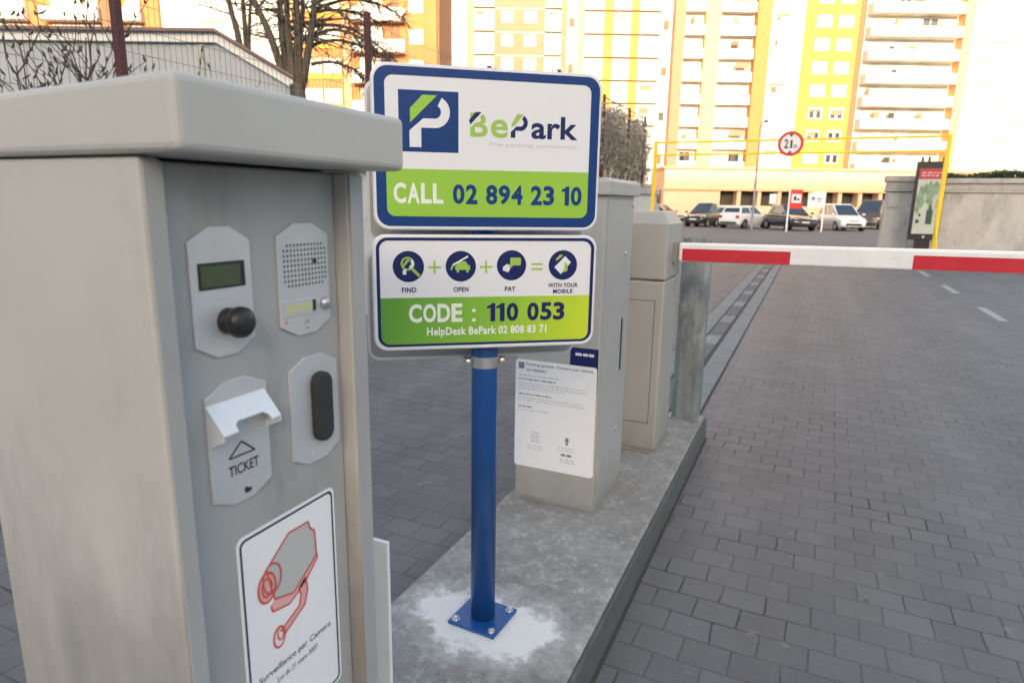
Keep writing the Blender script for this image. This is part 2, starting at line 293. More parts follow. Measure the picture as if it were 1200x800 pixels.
class MB:
    def __init__(s): s.v = []; s.f = []
    def add(s, vs, fs):
        k = len(s.v); s.v += [V(q) for q in vs]; s.f += [tuple(i+k for i in f) for f in fs]; return s
    def bx(s, x0, x1, y0, y1, z0, z1, mtx=None):
        vs = [V(q) for q in ((x0,y0,z0),(x1,y0,z0),(x1,y1,z0),(x0,y1,z0),(x0,y0,z1),(x1,y0,z1),(x1,y1,z1),(x0,y1,z1))]
        if mtx: vs = [mtx @ q for q in vs]
        return s.add(vs, [(0,3,2,1),(4,5,6,7),(0,1,5,4),(1,2,6,5),(2,3,7,6),(3,0,4,7)])
    def flat(s, fr, pts, c): return s.add([fr.p(a, b, c) for a, b in pts], [tuple(range(len(pts)))])
    def prism(s, fr, pts, c0, c1):
        n = len(pts); vs = [fr.p(a, b, c0) for a, b in pts] + [fr.p(a, b, c1) for a, b in pts]
        return s.add(vs, [tuple(reversed(range(n))), tuple(range(n, 2*n))] + [(i, (i+1) % n, n+(i+1) % n, n+i) for i in range(n)])
    def ring(s, fr, outer, inner, c):
        n = len(outer)
        return s.add([fr.p(a, b, c) for a, b in outer]+[fr.p(a, b, c) for a, b in inner], [(i, (i+1) % n, n+(i+1) % n, n+i) for i in range(n)])
    def tube(s, pts, rad, n=8, cap=True):
        pts = [V(q) for q in pts]; m = len(pts)
        if not isinstance(rad, (list, tuple)): rad = [rad]*m
        vs = []; ref = None
        for i, q in enumerate(pts):
            t = (pts[min(i+1, m-1)]-pts[max(i-1, 0)]).normalized()
            if ref is None: ref = t.orthogonal().normalized()
            a = (ref - t*ref.dot(t)); a = a.normalized() if a.length > 1e-6 else t.orthogonal().normalized(); ref = a; b = t.cross(a)
            vs += [q + (a*cos(2*pi*k/n)+b*sin(2*pi*k/n))*rad[i] for k in range(n)]
        fs = [(i*n+k, i*n+(k+1) % n, (i+1)*n+(k+1) % n, (i+1)*n+k) for i in range(m-1) for k in range(n)]
        if cap: fs += [tuple(reversed(range(n))), tuple(range((m-1)*n, m*n))]
        return s.add(vs, fs)
    def cyl(s, p0, p1, r, n=24, r1=None): return s.tube([p0, p1], [r, r if r1 is None else r1], n)
    def lathe(s, o, axis, prof, n=24):
        """prof: (radius, distance along axis) pairs"""
        o = V(o); t = V(axis).normalized(); a = t.orthogonal().normalized(); b = t.cross(a); vs = []
        for r, h in prof: vs += [o + t*h + (a*cos(2*pi*k/n)+b*sin(2*pi*k/n))*max(r, 1e-5) for k in range(n)]
        m = len(prof)
        return s.add(vs, [(i*n+k, i*n+(k+1) % n, (i+1)*n+(k+1) % n, (i+1)*n+k) for i in range(m-1) for k in range(n)] + [tuple(reversed(range(n))), tuple(range((m-1)*n, m*n))])
    def text(s, fr, body, box, c, bold=0.0, space=1.0, shear=0.0, depth=None):
        """built-in lettering fitted into box = (a0, a1, b0, b1)"""
        t = bpy.data.curves.new('lettering', 'FONT'); t.body = body; t.size = 1; t.offset = bold; t.space_character = space; t.shear = shear; t.resolution_u = 4
        ob = bpy.data.objects.new('lettering', t); me = bpy.data.meshes.new_from_object(ob)
        xs = [q.co.x for q in me.vertices]; ys = [q.co.y for q in me.vertices]
        x0, x1, y0, y1 = min(xs), max(xs), min(ys), max(ys); a0, a1, b0, b1 = box
        fa = lambda x: a0+(x-x0)/(x1-x0)*(a1-a0); fb = lambda y: b0+(y-y0)/(y1-y0)*(b1-b0)
        s.add([fr.p(fa(q.co.x), fb(q.co.y), c) for q in me.vertices], [tuple(p.vertices) for p in me.polygons])
        bpy.data.objects.remove(ob); bpy.data.meshes.remove(me); bpy.data.curves.remove(t); return s
    def ctext(s, fr, body, box, c, bold=0.03, gap=.10):
        """condensed capitals and figures: every sign fills its own cell, figure one gets a flag"""
        wd = {'1': .66, ' ': .50, ':': .42, 'L': .86, 'I': .36, 'E': .86, 'F': .84, 'M': 1.2, 'W': 1.3}
        tot = sum(wd.get(k, 1.0) for k in body) + gap*(len(body)-1); a0, a1, b0, b1 = box; u = (a1-a0)/tot; a = a0; hh = b1-b0
        for k in body:
            w_ = wd.get(k, 1.0)*u
            if k == '1':
                t = .40*u; x1 = a+w_*.95
                s.flat(fr, [(x1-t, b0), (x1, b0), (x1, b1), (x1-t*.72, b1), (x1-t*1.15, b1-hh*.11), (x1-t*1.75, b1-hh*.155), (x1-t*1.75, b1-hh*.29), (x1-t, b1-hh*.26)], c)
            elif k == ':':
                q = .17*hh
                for z in (b0, b0+.52*hh): s.flat(fr, rect(a+w_/2-q*.55, a+w_/2+q*.55, z, z+q), c)
            elif k != ' ': s.text(fr, k, (a, a+w_, b0, b1), c, bold=bold)
            a += w_+gap*u
        return s
    def build(s, name, m, parent=None, bevel=0.0, smooth=False, seg=2, subsurf=0):
        off = V((0, 0, 0)); q = parent
        while q: off += q.location; q = q.parent
        me = bpy.data.meshes.new(name); me.from_pydata([x-off for x in s.v], [], s.f)
        bm = bmesh.new(); bm.from_mesh(me); bmesh.ops.recalc_face_normals(bm, faces=bm.faces); bm.to_mesh(me); bm.free()
        me.materials.append(MATS[m])
        if smooth:
            me.polygons.foreach_set('use_smooth', [True]*len(me.polygons))
        o = bpy.data.objects.new(name, me); COL.objects.link(o)
        if parent: o.parent = parent
        if bevel:
            b = o.modifiers.new('bevel', 'BEVEL'); b.width = bevel; b.segments = seg; b.limit_method = 'ANGLE'; b.angle_limit = radians(35)
        if subsurf:
            ss = o.modifiers.new('subdivision', 'SUBSURF'); ss.levels = subsurf; ss.render_levels = subsurf
        return o

def thing(name, label, cat, loc=(0, 0, 0), group=None):
    o = bpy.data.objects.new(name, None); COL.objects.link(o); o.location = loc; o.empty_display_size = 0.2
    o['label'] = label; o['category'] = cat
    if group: o['group'] = group
    return o
def tag(o, label, cat, group=None, kind=None):
    if label: o['label'] = label
    if cat: o['category'] = cat
    if group: o['group'] = group
    if kind: o['kind'] = kind
    return o
def struct(o): o['kind'] = 'structure'; return o
def copy_tree(o, parent=None):
    c = o.copy(); COL.objects.link(c)
    if parent: c.parent = parent
    for ch in list(o.children): copy_tree(ch, c)
    return c
UP = V((0, 0, 1))

# ------------------------------------------------------------------ setting
ISX0, ISX1, ISZ, ISY1 = -1.19, -0.512, 0.15, 4.24
g = MB().add([(-400, -400, -0.004), (400, -400, -0.004), (400, 400, -0.004), (-400, 400, -0.004)], [(0, 1, 2, 3)]).build('ground', 'asphalt'); struct(g)
r = MB().add([(-5.3, -14, 0), (9, -14, 0), (9, 26, 0), (-5.3, 26, 0)], [(0, 1, 2, 3)]).build('paved_road', 'pavers'); struct(r)
isl = MB().bx(ISX0, ISX1-0.004, -6, ISY1, 0.0, ISZ).build('traffic_island', 'island_concrete', bevel=0.012, seg=3); struct(isl)
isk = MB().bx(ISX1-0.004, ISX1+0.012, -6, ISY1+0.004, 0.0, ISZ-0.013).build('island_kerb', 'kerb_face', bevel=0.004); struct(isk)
struct(MB().bx(ISX1+.0125, ISX1+.026, -6, ISY1, 0.0, .004).build('kerb_joint', 'joint_dark'))
# gutter that carries on from the island: two pale kerb rows, a dark channel with pale slabs
gb = MB(); gd = MB(); gs = MB(); gj = MB()
gj.bx(-1.21, -0.60, ISY1+0.01, 26, 0.0, 0.004)
y = ISY1+0.02
while y < 26:
    gb.bx(-1.19, -1.01, y, y+0.985, 0.0, 0.009); gb.bx(-0.79, -0.62, y, y+0.985, 0.0, 0.009); y += 1.0
y = ISY1+0.02; k = 0
while y < 26:
    (gs if k % 2 == 0 else gd).bx(-0.985, -0.835, y, y+0.94 if k % 2 else y+0.55, 0.0, 0.008); y += 0.96 if k % 2 else 0.57; k += 1
for nm, mb, m in (('gutter_joint', gj, 'joint_dark'), ('gutter_kerb', gb, 'gutter_light'), ('gutter_slab', gs, 'gutter_slab'), ('gutter_channel', gd, 'gutter_dark')):
    struct(mb.build(nm, m))
lm = MB()
for a, b in ((10.9, 12.3), (14.2, 15.6), (17.5, 18.9), (20.8, 22.2)):
    lm.add([(2.50, a, 0.004), (2.62, a, 0.004), (2.62, b, 0.004), (2.50, b, 0.004)], [(0, 1, 2, 3)])
struct(lm.build('lane_marking', 'road_paint'))
OCC_H = 4.2 + 164*tan(SUN_EL)

# ------------------------------------------------------------------ ticket machine
tm = thing('ticket_machine', 'tall grey ticket machine with overhanging cap, keypad plates and camera sticker, close at the left', 'ticket machine', (-0.90, 0.72, ISZ))
FX = -0.70          # front of the frame (faces the lane, +X); the door is set back behind it
BY0, BY1, DZ0, DZ1 = 0.515, 0.925, 0.26, 1.545
DY0, DY1, DX = 0.545, 0.886, -0.73
b = MB()
b.prism(Fr((0, 0, 0), (1, 0, 0), (0, 1, 0)), [(-1.10, BY0), (FX, BY0), (FX, DY0), (-.746, DY0), (-.746, DY1), (FX, DY1), (FX, BY1), (-1.10, BY1)], .15, 1.546)
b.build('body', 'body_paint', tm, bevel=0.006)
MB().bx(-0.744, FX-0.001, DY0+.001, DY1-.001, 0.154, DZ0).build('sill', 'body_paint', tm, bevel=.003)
# front skin of the frame: door grey puts this side's cooler light into colour
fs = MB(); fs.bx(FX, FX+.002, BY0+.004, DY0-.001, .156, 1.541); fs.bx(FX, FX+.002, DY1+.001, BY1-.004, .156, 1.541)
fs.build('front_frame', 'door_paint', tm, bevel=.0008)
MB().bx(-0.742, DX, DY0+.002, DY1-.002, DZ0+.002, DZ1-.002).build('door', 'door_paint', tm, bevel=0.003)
c = MB()
cf = Fr((0, 0, 0), (0, 1, 0), (0, 0, 1))
cv = [(-1.16, .503), (-.62, .503), (-.62, .934), (-1.16, .934)]
c.add([(x, y, 1.548) for x, y in cv] + [(x, y, 1.632 if x > -1 else 1.618) for x, y in cv], [(0,3,2,1),(4,5,6,7),(0,1,5,4),(1,2,6,5),(2,3,7,6),(3,0,4,7)])
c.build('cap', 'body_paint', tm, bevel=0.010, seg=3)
D = Fr((DX, 0, 0), (0, 1, 0), (0, 0, 1))
def octo(y0, y1, z0, z1, ch=.034, cv=.019):
    return [(y0, z0+cv), (y0+ch, z0), (y1-ch, z0), (y1, z0+cv), (y1, z1-cv), (y1-ch, z1), (y0+ch, z1), (y0, z1-cv)]
# plate with display and knob
pd = MB().prism(D, octo(.591, .694, 1.285, 1.463), 0, .004).build('display_plate', 'plate_alu', tm, bevel=.001)
MB().prism(D, rect(.603, .681, 1.380, 1.416), .004, .0055).build('bezel', 'black_plastic', pd, bevel=.0006)
MB().prism(D, rect(.606, .672, 1.383, 1.412), .0055, .0062).build('screen', 'screen_green', pd)
kb = MB()
kb.lathe(D.p(.646, 1.334, .004), (1, 0, 0), [(.0185, 0), (.0185, .007), (.0155, .010), (.0155, .013), (.020, .016), (.022, .022), (.0212, .030), (.016, .036), (.006, .038)], 32)
kb.build('knob', 'black_plastic', pd, smooth=True)
MB().prism(D, rrect(.630, .648, 1.362, 1.367, .002), .004, .0044).build('maker_mark', 'ink_faint', pd)
# intercom plate
pi_ = MB().prism(D, octo(.746, .860, 1.288, 1.464, .036, .018), 0, .004).build('intercom_plate', 'plate_alu', tm, bevel=.001)
gr = MB()
for i in range(9):
    for j in range(13):
        if (i in (0, 8)) and (j < 1 or j > 11): continue
        gr.flat(D, circle(.7585+j*.0077, 1.3685+i*.0078, .0021, 8), .0044)
gr.build('speaker_grille', 'ink', pi_)
MB().prism(D, circle(.826, 1.404, .0042, 16), .004, .0055).build('microphone', 'ink', pi_)
MB().prism(D, rect(.752, .826, 1.320, 1.346), .004, .0055).build('window_frame', 'plate_alu', pi_, bevel=.0006)
MB().prism(D, rect(.757, .815, 1.326, 1.340), .0056, .0062).build('call_window', 'call_window', pi_)
MB().prism(D, rect(.815, .823, 1.324, 1.342), .0056, .0061).build('window_end_strip', 'ink', pi_)  # dark strip at the right end of the call window
MB().lathe(D.p(.845, 1.333, .004), (1, 0, 0), [(.0105, 0), (.0105, .005), (.009, .008), (.004, .0095)], 24).build('call_button', 'steel', pi_, smooth=True)
sm = MB()
for q in ([(.797, 1.304), (.803, 1.312)], [(.803, 1.312), (.806, 1.304)], [(.799, 1.299), (.807, 1.297)]):
    for s in stroke(q, .0018): sm.flat(D, s, .0045)
sm.build('bell_mark', 'ink_soft', pi_)
MB().prism(D, circle(.757, 1.313, .002, 10), .004, .005).build('indicator_lamp', 'sticker_red', pi_)
# ticket plate with its bent rain hood
pt = MB().prism(D, octo(.597, .708, 1.062, 1.249, .038, .017), 0, .004).build('ticket_plate', 'plate_alu', tm, bevel=.001)
h = MB(); th = .002
A0, A1 = .597, .703; Z0 = 1.222; PJ = .031; DR = .037        # sloping top: from the plate, out and down
topo = [(A0, 0), (A1, 0), (A1, 1), (A1-.018, 1), (A1-.019, .80), (A1-.026, .68), (A0+.034, .68), (A0+.027, .80), (A0+.026, 1), (A0, 1)]
n = len(topo)
vs = [D.p(a, Z0-DR*t, .004+PJ*t) for a, t in topo] + [D.p(a, Z0-DR*t-th, .004+PJ*t) for a, t in topo]
h.add(vs, [tuple(range(n)), tuple(reversed(range(n, 2*n)))] + [(i, (i+1) % n, n+(i+1) % n, n+i) for i in range(n)])
for a in (A0, A1-th):   # side cheeks
    q = [(.004, Z0-.001), (.004+PJ, Z0-DR-.001), (.004+PJ, Z0-DR-.009), (.004, Z0-.060)]
    vs = [D.p(a, z, cc) for cc, z in q] + [D.p(a+th, z, cc) for cc, z in q]
    h.add(vs, [(0,1,2,3), (7,6,5,4), (0,4,5,1), (1,5,6,2), (2,6,7,3), (3,7,4,0)])
h.build('rain_hood', 'hood_alu', pt)
MB().prism(D, rect(.628, .680, 1.196, 1.201), .004, .0046).build('ticket_slot', 'ink', pt)
tk = MB()
for i_, s in enumerate(stroke([(.629, 1.135), (.653, 1.155), (.677, 1.134), (.629, 1.135)], .0026)): tk.flat(D, s, .0046+i_*3e-5)
tk.text(D, 'TICKET', (.627, .683, 1.107, 1.123), .0046, bold=.015)
tk.build('lettering', 'ink', pt)
MB().prism(D, [(.652, 1.078), (.656, 1.083), (.660, 1.080), (.667, 1.078), (.664, 1.073), (.656, 1.072)], .004, .0048).build('punched_mark', 'ink', pt)
# card reader plate
pc = MB().prism(D, octo(.756, .870, 1.066, 1.250, .036, .018), 0, .004).build('card_plate', 'plate_alu', tm, bevel=.001)
MB().prism(D, rrect(.800, .840, 1.102, 1.222, .0195, 8), .004, .021).build('card_reader', 'dark_rubber', pc, bevel=.005, seg=3)
MB().prism(D, circle(.803, 1.083, .004, 12), .004, .0045).build('contact_mark', 'ink_faint', pc)
# camera warning sticker
st = MB().prism(D, rrect(.632, .851, .612, 1.004, .014), 0, .0008).build('camera_sticker', 'sticker_white', tm)
MB().ring(D, rrect(.637, .846, .617, .999, .012), rrect(.641, .842, .621, .995, .010), .0012).build('border', 'ink', st)
body = [(.684, .925), (.700, .945), (.733, .966), (.780, .972), (.784, .963), (.797, .952), (.799, .915), (.745, .862), (.697, .866), (.690, .885)]
body = [(.685, .928), (.737, .967), (.783, .966), (.786, .953), (.797, .943), (.799, .897), (.741, .857), (.699, .869)]
MB().flat(D, body, .0010).build('camera_drawing_fill', 'sticker_grey', st)
ln = MB()
def line(pts, wdt=.0034, c=.0016):
    for i_, s in enumerate(stroke(pts, wdt)): ln.flat(D, s, c+i_*2.5e-5)
line(body+[body[0]])
line([(.690, .862), (.693, .850), (.730, .842), (.770, .862), (.801, .890), (.799, .899)])
RC = [.0020]
def ringline(cx, cy, rr, ww=.004, ry=None):
    ry = ry or rr; RC[0] += 4e-5; ln.ring(D, circle(cx, cy, rr, 28, ry), circle(cx, cy, rr-ww, 28, ry-ww), RC[0])
ringline(.684, .898, .020, ry=.027); ringline(.684, .898, .012, .0035, ry=.017); ringline(.696, .908, .021, .0035, ry=.027)
line([(.752, .858), (.757, .845), (.752, .826), (.706, .806)], .0034, .0018); line([(.770, .870), (.773, .845), (.764, .820), (.716, .796)], .0034, .0018)
ringline(.703, .798, .014, .0035, ry=.020); ringline(.706, .803, .008, .003, ry=.013)
ln.build('camera_drawing', 'sticker_red', st)
MB().flat(D, [(.752, .858), (.757, .845), (.752, .826), (.706, .806), (.716, .796), (.764, .820), (.773, .845), (.770, .870)], .0012).flat(D, circle(.684, .898, .017, 24, .024), .0013).flat(D, [(.690, .862), (.693, .850), (.730, .842), (.770, .862), (.801, .890), (.799, .897), (.741, .857), (.699, .869)], .0012).build('camera_drawing_tint', 'sticker_pink', st)
tx = MB().text(D, 'Surveillance par Camera', (.656, .826, .737, .752), .0014, bold=.004)
tx.text(D, 'Loi du 21 mars 2007', (.694, .790, .718, .728), .0014, bold=.002)
tx.build('lettering', 'ink', st)

# ------------------------------------------------------------------ white marker post behind the machine
wp = MB().bx(-.965, -.886, 1.222, 1.234, ISZ, .665)
tag(wp.build('marker_board', 'white_post', bevel=.002), 'plain flat white marker board standing upright just behind the ticket machine', 'board')

# ------------------------------------------------------------------ parking sign on blue post
PX, PY = -0.865, 1.715
ps = thing('parking_sign', 'blue and green parking sign of two panels bolted to a round blue post', 'sign', (PX, PY, ISZ))
MB().cyl((PX, PY, ISZ+.008), (PX, PY, 1.86), .040, 32).build('post', 'post_blue', ps, smooth=False).data.polygons.foreach_set('use_smooth', [True]*34)
Mb = Matrix.Translation((PX, PY, ISZ)) @ Matrix.Rotation(radians(-3), 4, 'Z')
MB().bx(-.086, .086, -.082, .082, .002, .012, Mb).build('base_plate', 'post_blue', ps, bevel=.002)
for sx, sy in ((-1, -1), (1, -1), (1, 1), (-1, 1)):
    q = Mb @ V((sx*.066, sy*.062, .012))
    MB().lathe(q, UP, [(.013, 0), (.013, .002), (.009, .002), (.009, .009), (.005, .012)], 12).build('bolt', 'steel', ps)
SD = V((.799, .602, 0)).normalized(); SN = V((.602, -.799, 0)).normalized()
SO = V((-0.824, 1.652, 0)); S = Fr(SO, SD, UP)
for z in (1.031, 1.30, 1.62):
    MB().cyl((PX, PY, z-.017), (PX, PY, z+.017), .0425, 32).build('clamp', 'steel', ps)
    cl = MB()
    for sgn in (-1, 1):
        q = V((PX, PY, z)) + SD*sgn*.052
        cl.bx(q.x-.012, q.x+.012, q.y-.012, q.y+.012, z-.010, z+.010)
        cl.lathe(q + SN*.012, SN, [(.009, 0), (.009, .006), (.004, .008)], 8)
    cl.build('clamp_bolt', 'steel', ps)
# grey panels on the back of the post (seen edge-on behind the front panels)
BS = Fr(V((PX, PY, 0)) - SN*.055, SD, UP)
for z0, z1, a0, a1 in ((1.03, 1.36, -.345, .30), (1.385, 1.83, -.335, .32)):
    bk = MB().prism(BS, rrect(a0, a1, z0, z1, .035), -.012, 0).build('rear_panel', 'sign_back', ps, bevel=.003)
    MB().ring(BS, rrect(a0, a1, z0, z1, .035), rrect(a0+.008, a1-.008, z0+.008, z1-.008, .028), .0006).build('rim', 'sign_edge', bk)
# upper panel
pu = MB().prism(S, rrect(-.314, .321, 1.4235, 1.852, .042, 8), -.018, 0).build('upper_panel', 'sign_edge', ps, bevel=.004, seg=3)
MB().flat(S, rrect(-.310, .317, 1.4275, 1.848, .038, 8), .0008).build('white_ground', 'sign_white', pu)
MB().ring(S, rrect(-.305, .313, 1.434, 1.843, .036, 8), rrect(-.278, .288, 1.4605, 1.821, .022, 8), .0014).build('blue_border', 'sign_blue', pu)
gp = [(-.278, 1.585), (-.278, 1.4825)] + [(-.256+.022*cos(t), 1.4825+.022*sin(t)) for t in [pi+k*pi/16 for k in range(1, 9)]] + [(.266+.022*cos(t), 1.4825+.022*sin(t)) for t in [1.5*pi+k*pi/16 for k in range(0, 9)]] + [(.288, 1.588)]
MB().flat(S, gp, .0011).build('green_band', 'sign_green', pu)
MB().flat(S, rect(-.243, -.084, 1.630, 1.786), .0012).build('emblem_square', 'sign_blue', pu)
MB().flat(S, [(-.180, 1.775), (-.141, 1.775), (-.213, 1.704), (-.213, 1.740)], .0018).build('emblem_stripe', 'sign_green', pu)
arc = lambda cx, cy, r, t0, t1, n=16, ry=None: [(cx+r*cos(radians(t0+(t1-t0)*k/n)), cy+(ry or r)*sin(radians(t0+(t1-t0)*k/n))) for k in range(n+1)]
em = MB()
em.flat(S, [(-.215, 1.642), (-.184, 1.642), (-.184, 1.692), (-.148, 1.692), (-.148, 1.716), (-.178, 1.716), (-.215, 1.684)], .0018)
oc = arc(-.148, 1.733, .041, -90, 62); ic = arc(-.148, 1.733, .017, -90, 62)
em.add([S.p(a, b, .0018) for a, b in oc+ic], [(i, i+1, 17+i+1, 17+i) for i in range(16)])
em.build('emblem_letter', 'sign_white', pu)
lt = MB(); lt.text(S, 'B', (-.052, -.004, 1.674, 1.736), .0014, bold=.02); lt.text(S, 'e', (.004, .052, 1.673, 1.721), .0014, bold=.018)
lt.flat(S, [(.062, 1.712), (.078, 1.737), (.096, 1.737), (.076, 1.712), (.070, 1.706), (.062, 1.703)], .0014)
lt.build('green_lettering', 'logo_green', pu)
ln2 = MB(); ln2.text(S, 'ark', (.118, .252, 1.674, 1.735), .0014, bold=.022)
ln2.flat(S, [(-.056, 1.716), (-.037, 1.738), (-.021, 1.738), (-.052, 1.706)], .0019)
ln2.flat(S, [(.060, 1.675), (.073, 1.675), (.073, 1.694), (.086, 1.694), (.086, 1.705), (.076, 1.705), (.060, 1.690)], .0014)
oc = arc(.086, 1.715, .0215, -90, 60); ic = arc(.086, 1.715, .0100, -90, 60)
ln2.add([S.p(a, b, .0014) for a, b in oc+ic], [(i, i+1, 17+i+1, 17+i) for i in range(16)])
ln2.build('navy_lettering', 'sign_navy', pu)
MB().flat(S, stroke([(-.052, 1.6995), (-.018, 1.737)], .005)[0], .0017).build('logo_cut', 'sign_white', pu)
MB().text(S, 'The parking community', (-.003, .252, 1.648, 1.661), .0014).build('faint_lettering', 'ink_faint', pu)
MB().ctext(S, 'CALL', (-.260, -.126, 1.495, 1.549), .0017, bold=.035).build('white_lettering', 'sign_text_white', pu)
MB().ctext(S, '02 894 23 10', (-.100, .270, 1.495, 1.548), .0017, bold=.035, gap=.12).build('number_lettering', 'sign_blue', pu)
# lower panel
pl = MB().prism(S, rrect(-.322, .324, 1.086, 1.412, .038, 8), -.018, 0).build('lower_panel', 'sign_edge', ps, bevel=.004, seg=3)
MB().flat(S, rrect(-.318, .320, 1.090, 1.408, .034, 8), .0008).build('white_ground', 'sign_white', pl)
MB().ring(S, rrect(-.311, .315, 1.098, 1.4035, .032, 8), rrect(-.302, .305, 1.105, 1.395, .024, 8), .0016).build('blue_border', 'sign_navy', pl)
gp = [(-.304, 1.237), (-.304, 1.128)] + [(-.281+.023*cos(t), 1.128+.023*sin(t)) for t in [pi+k*pi/16 for k in range(1, 9)]] + [(.283+.023*cos(t), 1.128+.023*sin(t)) for t in [1.5*pi+k*pi/16 for k in range(0, 9)]] + [(.306, 1.237)]
MB().flat(S, gp, .0012).build('green_band', 'sign_gradient', pl)
CC = ((-.224, 1.324), (-.078, 1.324), (.068, 1.326), (.221, 1.326))
for cx, cy in CC: MB().flat(S, circle(cx, cy, .043, 40), .0012).build('icon_disc', 'sign_navy', pl)
gi = MB(); wi = MB()
def flush(nm):
    global gi, wi
    if gi.v: gi.build(nm+'_green', 'logo_green', pl)
    if wi.v: wi.build(nm+'_white', 'sign_white', pl)
    gi = MB(); wi = MB()
def ic_line(mb, pts, wd, c=.0018):
    for i_, s in enumerate(stroke(pts, wd)): mb.flat(S, s, c+i_*3e-5)
# magnifying glass with the letter emblem
x, y = CC[0]
gi.ring(S, circle(x-.002, y+.008, .019, 24), circle(x-.002, y+.008, .014, 24), .0017); ic_line(gi, [(x+.010, y-.006), (x+.030, y-.026)], .008, .0020)
wi.flat(S, [(x-.016, y-.022), (x-.006, y-.022), (x-.006, y-.006), (x-.016, y-.010)], .0018)
oc = arc(x+.002, y+.008, .014, -90, 60); ic = arc(x+.002, y+.008, .006, -90, 60)
wi.add([S.p(a, b, .0021) for a, b in oc+ic], [(i, i+1, 17+i+1, 17+i) for i in range(16)])
gi.flat(S, [(x-.016, y+.004), (x-.004, y+.020), (x+.006, y+.020), (x-.012, y-.001)], .0022)
flush('find_icon')
# car under a lifted barrier
x, y = CC[1]
gi.flat(S, [(x-.016, y-.010), (x+.026, y-.010), (x+.026, y+.002), (x+.020, y+.004), (x+.014, y+.014), (x-.006, y+.014), (x-.012, y+.004), (x-.016, y+.002)], .0018)
gi.flat(S, rect(x-.012, x-.005, y-.017, y-.010), .0018); gi.flat(S, rect(x+.015, x+.022, y-.017, y-.010), .0018)
ic_line(wi, [(x-.022, y+.004), (x+.020, y+.028)], .005, .0022); ic_line(gi, [(x-.028, y-.010), (x-.022, y+.004)], .005, .0020)
flush('car_icon')
# hand holding a card
x, y = CC[2]
gi.flat(S, rrect(x-.004, x+.027, y+.000, y+.022, .004), .0018); ic_line(gi, [(x-.006, y-.004), (x+.008, y+.010)], .010, .0019)
wi.flat(S, [(x-.026, y-.014), (x-.010, y-.020), (x-.004, y-.010), (x-.008, y+.002), (x-.014, y+.004), (x-.025, y-.004)], .0021)
flush('hand_icon')
# tilted phone
x, y = CC[3]
q = [(x-.026, y-.006), (x-.006, y-.026), (x+.024, y+.008), (x+.006, y+.026)]
wi.flat(S, q, .0018); gi.flat(S, [(x-.020, y+.012), (x-.002, y+.026), (x-.002, y+.030), (x-.010, y+.030), (x-.022, y+.018)], .0019)
gi.flat(S, [(x+.002, y-.022), (x+.014, y-.016), (x+.014, y+.002), (x+.006, y+.010), (x+.004, y-.004)], .0021)
flush('phone_icon')
for a in (-.152, -.006):
    ic_line(gi, [(a-.018, 1.322), (a+.018, 1.322)], .0055, .0014); ic_line(gi, [(a, 1.304), (a, 1.340)], .0055, .0016); flush('plus_mark')
for q in (1.315, 1.329): ic_line(gi, [(.126, q), (.160, q)], .0055, .0014)
flush('equals_mark')
lb = MB()
for bd, bxx in (('FIND', (-.243, -.203, 1.252, 1.266)), ('OPEN', (-.099, -.056, 1.252, 1.266)), ('PAY', (.049, .081, 1.252, 1.266)), ('WITH YOUR', (.178, .268, 1.261, 1.274)), ('MOBILE', (.193, .253, 1.2435, 1.256))):
    MB().text(S, bd, bxx, .0015, bold=.03, space=1.1).build('icon_caption', 'sign_navy', pl)
MB().ctext(S, 'CODE :', (-.225, -.033, 1.166, 1.219), .0018, bold=.035).build('white_lettering', 'sign_text_white', pl)
MB().ctext(S, '110 053', (.000, .230, 1.165, 1.218), .0018, bold=.035, gap=.14).build('number_lettering', 'sign_navy', pl)
MB().text(S, 'HelpDesk BePark 02 808 83 71', (-.175, .176, 1.121, 1.152), .0018, bold=.03, space=1.08).build('helpdesk_lettering', 'sign_text_white', pl)

# ------------------------------------------------------------------ grey control cabinet with the notice
cb = thing('control_cabinet', 'narrow grey metal cabinet with a white notice on its front, behind the sign', 'cabinet', (-.95, 2.9, ISZ))
CX0, CX1, CY0, CY1 = -1.148, -.766, 2.60, 3.06
MB().bx(CX0-.008, CX1+.008, CY0-.008, CY1+.008, ISZ, ISZ+.018).build('base_flange', 'plinth_grey', cb, bevel=.003)
MB().bx(CX0, CX1, CY0, CY1, ISZ+.012, 1.545).build('body', 'cabinet_paint', cb, bevel=.006)
MB().add([(x, y, z) for z, e in ((1.538, .022), (1.592, .022), (1.606, .004)) for x, y in ((CX0-e, CY0-e), (CX1+e, CY0-e), (CX1+e, CY1+e), (CX0-e, CY1+e))],
         [(3,2,1,0), (8,9,10,11)]+[(i+4*k, (i+1) % 4+4*k, (i+1) % 4+4*k+4, i+4*k+4) for k in (0, 1) for i in range(4)]).build('cap', 'cabinet_paint', cb, bevel=.004)
dr = MB().bx(CX1-.001, CX1+.004, CY0+.035, CY1-.015, ISZ+.06, 1.515).build('side_door', 'cabinet_paint', cb, bevel=.002)
SF = Fr((CX1+.004, 0, 0), (0, 1, 0), UP)
MB().prism(SF, rrect(2.920, 2.938, .735, .985, .008), 0, .003).build('handle_slot', 'black_plastic', dr)
for yy, zz in ((2.925, 1.285), (2.905, .452), (3.02, 1.50)):
    MB().lathe(SF.p(yy, zz, 0), (1, 0, 0), [(.010, 0), (.010, .004), (.006, .007)], 14).build('lock', 'steel', dr, smooth=True)
CF = Fr((0, CY0, 0), (1, 0, 0), UP)
bs = MB().prism(CF, rect(-.895, CX1-.003, .70, .897), .0004, .0012).build('blue_label', 'sign_navy', cb)
wl = MB()
for k, (a, b2) in enumerate(((-.872, -.842), (-.838, -.815), (-.811, -.788))): wl.flat(CF, rrect(a, b2, .862, .874, .003), .0016)
wl.build('label_lettering', 'sign_white', bs)
